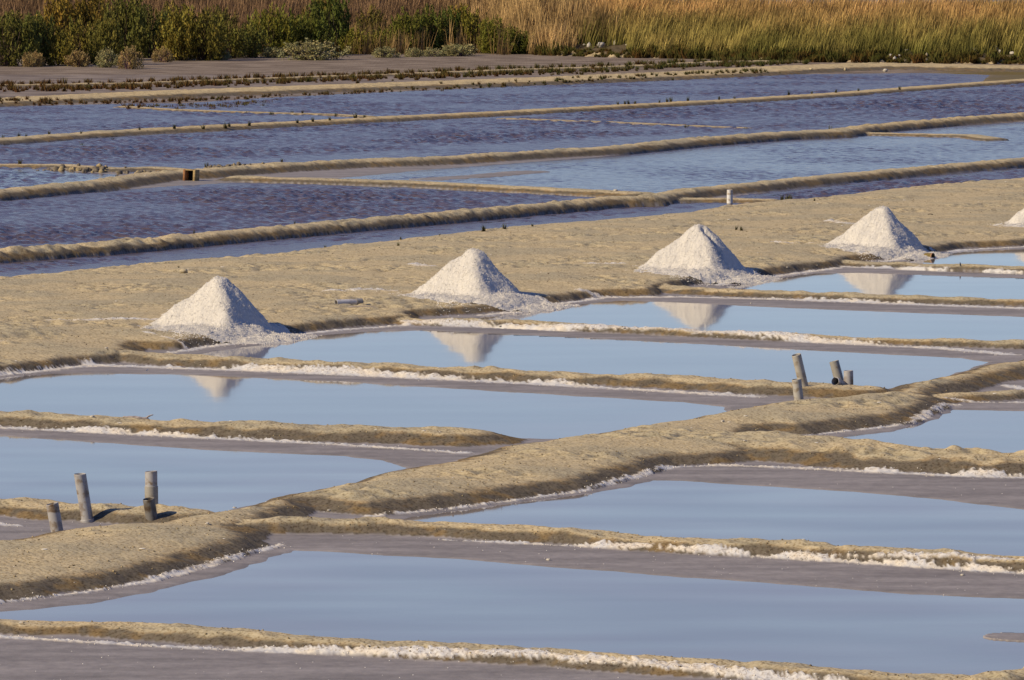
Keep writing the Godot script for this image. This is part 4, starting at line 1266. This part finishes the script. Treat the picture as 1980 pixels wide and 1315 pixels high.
	# and specks on the bare mud of the nearest pans
	for i in 900:
		var q := Vector2(rr.randf_range(-0.1, 0.1), rr.randf_range(42.5, 58.0))
		q.x *= q.y
		var g := ground_at(q.x, q.y)
		if g < 0.002 or g > 0.03:
			continue
		var sz := rr.randf_range(0.003, 0.008)
		w3.append(Transform3D(Basis().scaled(Vector3.ONE * sz), Vector3(q.x, g, -q.y)))
		c3.append(Color(0.64, 0.6, 0.54))
	copies("salt_crystals", crumb, crumb_mat, w3, c3, self, "white salt crystals crusted along the waterlines")

var rocks: Array = []

func build_plants() -> void:
	var rr := RandomNumberGenerator.new()
	rr.seed = 777
	var leafm := plain_mat(Color.WHITE, 0.9, 0.15, true)
	leafm.backlight_enabled = true
	leafm.backlight = Color(0.25, 0.25, 0.1)
	var strawm := plain_mat(Color.WHITE, 0.85, 0.2, true)
	strawm.backlight_enabled = true
	strawm.backlight = Color(0.35, 0.32, 0.2)
	# single samphire tufts along the banks
	var sam: Array = []
	for i in 4:
		sam.append(tuft(200 + i, 26, 1.0, 0.32, 0.16, Vector3(0.1, 0, 0), Color(0.05, 0.035, 0.02), Color(0.07, 0.075, 0.025), 0.5))
	var rows := [
		["the near edge of the channel", [Vector3(-6.65, 91.32, 0.070), Vector3(-3.01, 97.31, 0.050), Vector3(-1.83, 99.32, 0.059), Vector3(-1.20, 100.44, 0.043), Vector3(-0.48, 101.75, 0.122), Vector3(-0.13, 102.58, 0.105), Vector3(0.35, 103.26, 0.062), Vector3(5.60, 111.96, 0.067), Vector3(6.73, 117.43, 0.110), Vector3(6.91, 117.87, 0.111), Vector3(7.93, 120.14, 0.062)]],
		["the little dam by the white pipe", [Vector3(4.84, 113.82, 0.088), Vector3(4.97, 113.82, 0.107), Vector3(5.11, 114.44, 0.147), Vector3(5.25, 114.65, 0.186), Vector3(3.85, 112.60, 0.067)]],
		["the drying strip", [Vector3(-1.82, 96.64, 0.066), Vector3(3.76, 101.36, 0.078), Vector3(3.84, 101.20, 0.086), Vector3(-4.99, 90.45, 0.039), Vector3(4.94, 99.26, 0.042)]],
		["the long upper bank", [Vector3(-3.68, 131.23, 0.101), Vector3(-3.18, 131.78, 0.113), Vector3(-1.51, 133.75, 0.103), Vector3(-1.35, 134.04, 0.080), Vector3(-1.15, 134.33, 0.092), Vector3(-1.04, 134.62, 0.081), Vector3(-0.37, 135.79, 0.151), Vector3(-0.31, 136.08, 0.128), Vector3(0.36, 137.58, 0.129), Vector3(0.62, 137.88, 0.118), Vector3(1.01, 138.49, 0.107), Vector3(1.25, 139.11, 0.095), Vector3(1.61, 139.73, 0.096), Vector3(1.77, 140.04, 0.084)]],
		["the long upper bank's right part", [Vector3(6.14, 148.47, 0.114), Vector3(6.41, 149.17, 0.102), Vector3(6.65, 149.53, 0.077), Vector3(7.22, 149.17, 0.102), Vector3(7.58, 149.88, 0.102), Vector3(7.90, 150.24, 0.167), Vector3(9.14, 155.05, 0.133), Vector3(9.24, 155.05, 0.119), Vector3(9.56, 155.82, 0.146), Vector3(9.69, 156.21, 0.134), Vector3(11.51, 159.37, 0.095), Vector3(11.72, 159.77, 0.137), Vector3(11.84, 159.77, 0.150), Vector3(11.99, 160.18, 0.096), Vector3(12.84, 161.41, 0.138), Vector3(13.77, 163.08, 0.153)]],
		["the second bank from the top, left part", [Vector3(-12.25, 145.65, 0.112), Vector3(-11.93, 146.33, 0.138), Vector3(-11.78, 146.67, 0.100), Vector3(-11.25, 147.01, 0.088), Vector3(-10.52, 147.70, 0.076), Vector3(-10.15, 143.01, 0.134), Vector3(-9.24, 150.16, 0.090), Vector3(-8.44, 151.24, 0.129), Vector3(-7.75, 151.97, 0.130), Vector3(-7.24, 152.71, 0.170), Vector3(-7.16, 153.08, 0.131), Vector3(-6.68, 153.82, 0.145), Vector3(-5.52, 155.72, 0.120), Vector3(-5.15, 156.50, 0.134), Vector3(-4.74, 157.28, 0.121), Vector3(-4.12, 159.26, 0.150), Vector3(-3.90, 160.07, 0.123), Vector3(-2.94, 157.67, 0.108)]],
		["the second bank from the top, right part", [Vector3(2.98, 170.16, 0.102), Vector3(3.18, 170.62, 0.117), Vector3(3.28, 170.62, 0.131), Vector3(3.48, 171.08, 0.102), Vector3(4.20, 172.48, 0.103), Vector3(4.43, 172.95, 0.133), Vector3(4.54, 172.95, 0.148), Vector3(5.04, 173.43, 0.133), Vector3(5.98, 174.86, 0.120), Vector3(6.46, 175.83, 0.090), Vector3(8.20, 179.32, 0.153), Vector3(8.96, 180.85, 0.108), Vector3(9.74, 181.89, 0.124), Vector3(10.50, 183.47, 0.094), Vector3(11.89, 185.62, 0.127)]],
		["the thin low bank at upper left", [Vector3(-7.26, 165.51, 0.127), Vector3(-6.91, 165.08, 0.099), Vector3(-6.54, 164.66, 0.169), Vector3(-6.03, 165.94, 0.142), Vector3(-5.70, 164.66, 0.099), Vector3(-5.22, 163.81, 0.112), Vector3(-4.75, 163.39, 0.098)]],
		["the thin low bank at upper right", [Vector3(2.51, 157.26, 0.108), Vector3(3.21, 156.49, 0.080), Vector3(3.47, 156.11, 0.093), Vector3(3.92, 155.35, 0.093), Vector3(4.46, 154.97, 0.146), Vector3(5.92, 153.49, 0.131)]],
		["the bank by the small left pool", [Vector3(-9.88, 119.42, 0.122), Vector3(-9.57, 120.33, 0.134), Vector3(-9.51, 120.56, 0.144), Vector3(-8.71, 122.20, 0.094), Vector3(-9.23, 121.26, 0.052), Vector3(-9.65, 115.07, 0.098)]],
		["the rubble bank left of the clay block", [Vector3(-10.64, 130.75, 0.112), Vector3(-9.11, 124.58, 0.064), Vector3(-8.20, 125.32, 0.086), Vector3(-8.27, 124.83, 0.064)]],
		["the bank above the channel", [Vector3(-7.83, 96.49, 0.074), Vector3(-5.29, 100.55, 0.069), Vector3(-3.72, 103.39, 0.053)]],
		["the mud rubble right of the clay block", [Vector3(-6.47, 128.15, 0.131), Vector3(-6.33, 128.68, 0.088), Vector3(-4.99, 131.08, 0.090), Vector3(-4.89, 131.35, 0.079), Vector3(-4.45, 131.63, 0.079)]],
	]
	for row: Array in rows:
		var n := 0
		for v: Vector3 in row[1]:
			var o := obj("samphire_plant", sam[rr.randi() % 4], leafm)
			o.position = on_ground(v.x, v.y, 0.008)
			o.scale = Vector3(v.z * rr.randf_range(0.7, 1.1), v.z * 1.05, v.z * rr.randf_range(0.7, 1.1))
			o.rotation.y = rr.randf() * TAU
			tag(o, "%s samphire tuft, %s from left on %s" % ["tall" if v.z > 0.14 else "small", ORD[n], row[0]], "plant", "samphire tufts along the banks")
			n += 1
	# samphire that grows as one carpet along the far ditch and the far shore
	var w: Array = []
	var c: Array = []
	var far_lines := [
		[PackedVector2Array([Vector2(-20.64, 183.03), Vector2(-15.78, 186.52), Vector2(-11.97, 189.26), Vector2(-8.16, 194.99), Vector2(-4.11, 200.46), Vector2(0.00, 205.57), Vector2(3.59, 210.27), Vector2(7.43, 217.36), Vector2(10.76, 221.09)]), 1.2, 900, 0.15],
		[PackedVector2Array([Vector2(-21.12, 187.28), Vector2(-16.15, 190.95), Vector2(-12.25, 193.82), Vector2(-8.34, 199.22), Vector2(-4.19, 204.27), Vector2(0.00, 210.96), Vector2(3.66, 214.47), Vector2(7.58, 221.85), Vector2(10.87, 223.39)]), 0.6, 420, 0.16],
		[PackedVector2Array([Vector2(-19.12, 169.53), Vector2(-14.60, 172.53), Vector2(-11.06, 174.87), Vector2(-7.53, 179.76), Vector2(-3.80, 185.45), Vector2(0.00, 191.52), Vector2(5.12, 199.83), Vector2(8.78, 205.57)]), 0.5, 520, 0.10],
		[PackedVector2Array([Vector2(-10.68, 171.15), Vector2(-8.38, 172.07), Vector2(-7.06, 175.83)]), 1.2, 160, 0.12],
	]
	for f: Array in far_lines:
		var p: PackedVector2Array = f[0]
		for i in f[2]:
			var k := rr.randi() % (p.size() - 1)
			var q := p[k].lerp(p[k + 1], rr.randf()) + Vector2(rr.randfn(0, 0.3), rr.randfn(0, f[1]))
			var s := rr.randf_range(0.5, 1.3) * float(f[3])
			w.append(Transform3D(Basis(Vector3.UP, rr.randf() * TAU).scaled(Vector3(s * 1.2, s, s * 1.2)), on_ground(q.x, q.y, 0.01)))
			var red := clampf(0.55 - q.x * 0.035 + rr.randfn(0, 0.25), 0.0, 1.0)
			c.append(Color(1.0, 1.15, 0.9).lerp(Color(1.4, 0.8, 0.8), red))
	copies("samphire_carpet", sam[0], leafm, w, c, self, "low reddish and green samphire along the far ditch and shore")
	# shrubs of the far shore
	var crowns: Array = []
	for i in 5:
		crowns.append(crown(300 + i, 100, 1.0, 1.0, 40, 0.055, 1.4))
	var shrubs := [
		[[Vector3(-17.98, 215.90, 1.845), Vector3(-17.02, 216.63, 1.815), Vector3(-16.25, 216.63, 1.703), Vector3(-15.57, 219.58, 2.027), Vector3(-14.62, 218.10, 1.454), Vector3(-14.41, 224.95, 2.153), Vector3(-13.74, 228.13, 2.223), Vector3(-12.35, 224.17, 1.954), Vector3(-11.39, 224.17, 1.839), Vector3(-10.68, 227.33, 1.671), Vector3(-9.97, 228.94, 1.526)], [86, 80, 62, 76, 70, 84, 84, 90, 82, 74, 76], "dark green feathery shrub"],
		[[Vector3(-9.29, 231.41, 1.661), Vector3(-8.56, 233.08, 1.833), Vector3(-7.70, 232.24, 1.588), Vector3(-7.04, 235.64, 2.256), Vector3(-6.01, 234.78, 1.244), Vector3(-5.07, 235.64, 1.289), Vector3(-4.19, 235.64, 1.410), Vector3(-3.27, 236.50, 1.536), Vector3(-2.47, 237.38, 1.988), Vector3(-1.62, 237.38, 1.704), Vector3(-0.80, 235.64, 1.410), Vector3(-0.10, 234.78, 1.405), Vector3(0.50, 234.78, 1.043)], [82, 84, 78, 76, 66, 62, 64, 68, 62, 62, 56, 62, 54], "green bushy shrub"],
		[[Vector3(-19.32, 235.64, 2.014), Vector3(-17.77, 236.50, 1.920), Vector3(-16.46, 237.38, 2.191), Vector3(-15.06, 238.25, 1.955), Vector3(-13.43, 238.25, 1.873), Vector3(-11.60, 238.25, 1.711), Vector3(-9.90, 239.14, 1.635), Vector3(-8.30, 240.03, 1.600), Vector3(-7.54, 241.83, 1.984), Vector3(-5.58, 241.83, 1.447), Vector3(-3.92, 241.83, 1.323), Vector3(-2.18, 242.74, 1.743)], [80, 90, 84, 80, 86, 78, 80, 70, 70, 60, 56, 66], "tall olive shrub in the back row"],
		[[Vector3(-7.55, 224.95, 0.769), Vector3(-4.79, 228.94, 0.430), Vector3(-3.73, 229.76, 0.393), Vector3(-3.05, 230.58, 0.355), Vector3(-2.06, 231.41, 0.514), Vector3(-14.36, 214.47, 0.697), Vector3(-10.95, 224.95, 0.423), Vector3(-8.99, 228.94, 0.430)], [112, 52, 36, 40, 74, 44, 40, 50], "low grey-green sea purslane bush"],
		[[Vector3(-13.42, 212.35, 0.799), Vector3(-17.06, 215.18, 0.589), Vector3(-15.44, 215.18, 0.625), Vector3(-12.79, 221.85, 0.569)], [40, 42, 46, 34], "dry twiggy brown bush"],
		[[Vector3(18.22, 228.94, 0.861)], [64], "sparse yellowish leafy bush among pale rocks"],
	]
	var names := ["shrub", "shrub", "shrub", "low_bush", "dry_bush", "leafy_bush"]
	var tones := [Color(0.82, 0.80, 1.0), Color(0.75, 0.82, 0.95), Color(0.95, 0.78, 1.0), Color(1.9, 1.75, 4.2), Color(2.0, 1.45, 3.2), Color(2.0, 1.6, 1.4)]
	var ms: Array = []
	for k in 6:
		var mm := plain_mat(Color(1, 1, 1), 0.9, 0.15, true)
		mm.backlight_enabled = true
		mm.backlight = Color(0.22, 0.22, 0.08)
		ms.append(mm)
	var stemm := plain_mat(lin(0.10, 0.075, 0.05), 1.0, 0.1)
	var stem := log_shape(12, 1.0, 0.03, 0.03, 0.5)
	var cr: Array = []
	var hues := [1.0, 1.3, 0.85, 1.15, 1.5]
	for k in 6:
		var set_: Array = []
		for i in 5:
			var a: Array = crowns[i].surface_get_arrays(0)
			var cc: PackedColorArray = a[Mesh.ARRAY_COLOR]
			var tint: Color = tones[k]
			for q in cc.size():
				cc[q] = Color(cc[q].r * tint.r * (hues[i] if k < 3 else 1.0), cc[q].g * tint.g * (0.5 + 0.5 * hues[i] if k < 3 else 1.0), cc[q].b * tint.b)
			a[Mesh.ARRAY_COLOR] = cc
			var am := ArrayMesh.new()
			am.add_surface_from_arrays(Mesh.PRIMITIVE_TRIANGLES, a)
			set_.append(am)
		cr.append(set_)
	for k in shrubs.size():
		var row: Array = shrubs[k]
		for i in row[0].size():
			var v: Vector3 = row[0][i]
			var wide: float = row[1][i] * v.y / 11700.0
			var label: String = row[2] if row[0].size() == 1 else "%s, %s from left on far shore" % [row[2], ORD[i]]
			var t := thing(names[k], label, "bush" if k > 2 else "shrub", on_ground(v.x, v.y + wide * 0.3, 0.03), 0.0, ["dark feathery shrubs at the far left", "green shrubs left of the reeds", "olive shrubs of the back row", "low grey-green bushes at the shrubs' feet", "dry bushes at the shrubs' feet", ""][k])
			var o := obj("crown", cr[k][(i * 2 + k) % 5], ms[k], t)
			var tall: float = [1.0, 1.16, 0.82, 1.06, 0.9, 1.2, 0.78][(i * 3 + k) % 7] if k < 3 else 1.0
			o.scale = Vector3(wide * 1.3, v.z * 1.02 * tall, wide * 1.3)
			o.rotation.y = i * 1.1
			for q in 3:
				var sm := obj("stem", stem, stemm, t)
				sm.transform = Transform3D(along(Vector3.UP) * Basis(Vector3(0, 0, 1), PI * 0.5 + 0.35 * (q - 1)), Vector3((q - 1) * 0.1 * wide, v.z * 0.25, 0))
				sm.scale = Vector3(v.z * 0.55, 1, 1)
	# grass and reeds of the levee: one mass each
	var green: Array = []
	var gold: Array = []
	for i in 3:
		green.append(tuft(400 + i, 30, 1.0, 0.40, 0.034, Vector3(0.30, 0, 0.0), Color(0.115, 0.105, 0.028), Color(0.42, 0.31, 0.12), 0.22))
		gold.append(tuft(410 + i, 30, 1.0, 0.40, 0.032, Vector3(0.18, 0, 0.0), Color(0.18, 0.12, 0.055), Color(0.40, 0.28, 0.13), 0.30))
	var wg: Array = [[], [], []]
	var cg: Array = [[], [], []]
	var wr: Array = [[], [], []]
	var cr2: Array = [[], [], []]
	var wl: Array = []
	var cl: Array = []
	for i in 9500:
		var u := rr.randf_range(-0.115, 0.115)
		var back := 10.5 * pow(rr.randf(), 0.8)
		var dd := levee_foot(u) + 0.3 + back
		var x := u * dd
		if dd > 266.0:
			continue
		var hides := false
		for q: Vector3 in rocks:
			if absf(q.x - x) < 0.26 and dd < -q.z + 0.1:
				hides = true
		if hides:
			continue
		var nz := n_big.get_noise_2d(x * 0.45, dd * 0.5)
		var px := 990.0 + u * 11700.0
		var k := i % 3
		var tone := (1.0 + 0.45 * nz) * (1.0 + 0.55 * n_mid.get_noise_2d(x * 0.7, dd * 0.5)) * rr.randf_range(0.45, 1.4)
		var right := smoothstep(1080.0, 1190.0, px + 60.0 * nz)
		if rr.randf() < right:
			var s := rr.randf_range(0.75, 1.15) * lerpf(0.65, 1.05, smoothstep(0.0, 3.0, back))
			wg[k].append(Transform3D(Basis(Vector3.UP, rr.randfn(0, 0.4)).scaled(Vector3(s, s, s)), on_ground(x, dd, 0.02)))
			var warm := smoothstep(1.5, 7.0, back) + 0.4 * nz
			cg[k].append(Color(tone * lerpf(0.75, 1.2, warm), tone * lerpf(0.82, 1.0, warm), tone * lerpf(0.6, 1.0, warm)))
		else:
			var s := rr.randf_range(0.8, 1.25) * lerpf(0.85, 1.15, smoothstep(0.0, 4.0, back))
			if px < 930.0 and back < 1.6:
				continue
			wr[k].append(Transform3D(Basis(Vector3.UP, rr.randfn(0, 0.5)).scaled(Vector3(s, s, s)), on_ground(x, dd, 0.02)))
			var brown := smoothstep(1000.0, 800.0, px)
			cr2[k].append(Color(tone * lerpf(1.05, 0.62, brown), tone * lerpf(1.0, 0.55, brown), tone * lerpf(0.95, 0.65, brown)))
	for i in 420:
		# dry stalks among the shrubs
		var px := rr.randf_range(-60.0, 1010.0)
		var u := (px - 990.0) / 11700.0
		var dd := levee_foot(u) - 14.0 * rr.randf() + 2.0
		if dd < lerpf(217.0, 233.0, clampf(px / 700.0, 0.0, 1.0)):
			continue
		var s := rr.randf_range(0.5, 1.35)
		wr[i % 3].append(Transform3D(Basis(Vector3.UP, rr.randfn(0, 0.8)).scaled(Vector3(s * 0.8, s, s * 0.8)), on_ground(u * dd, dd, 0.02)))
		var tone := rr.randf_range(0.5, 1.1)
		cr2[i % 3].append(Color(tone * 0.85, tone * 0.8, tone * 0.75))
	for i in 1500:
		var u := rr.randf_range(-0.03, 0.115)
		var dd := levee_foot(u) + rr.randf_range(-0.15, 0.9)
		var s := rr.randf_range(0.18, 0.42)
		for q: Vector3 in rocks:
			if absf(q.x - u * dd) < 0.22:
				s = 0.16
		wl.append(Transform3D(Basis(Vector3.UP, rr.randf() * TAU).scaled(Vector3(s * 1.3, s, s * 1.3)), on_ground(u * dd, dd, 0.02)))
		var red := rr.randf()
		cl.append(Color(1.1, 1.1, 0.8).lerp(Color(1.5, 0.85, 0.7), red * red))
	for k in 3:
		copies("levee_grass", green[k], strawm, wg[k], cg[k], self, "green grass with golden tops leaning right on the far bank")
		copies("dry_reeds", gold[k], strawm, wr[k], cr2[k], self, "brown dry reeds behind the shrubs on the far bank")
	copies("shore_weeds", sam[1], leafm, wl, cl, self, "dark low weeds along the foot of the grass")
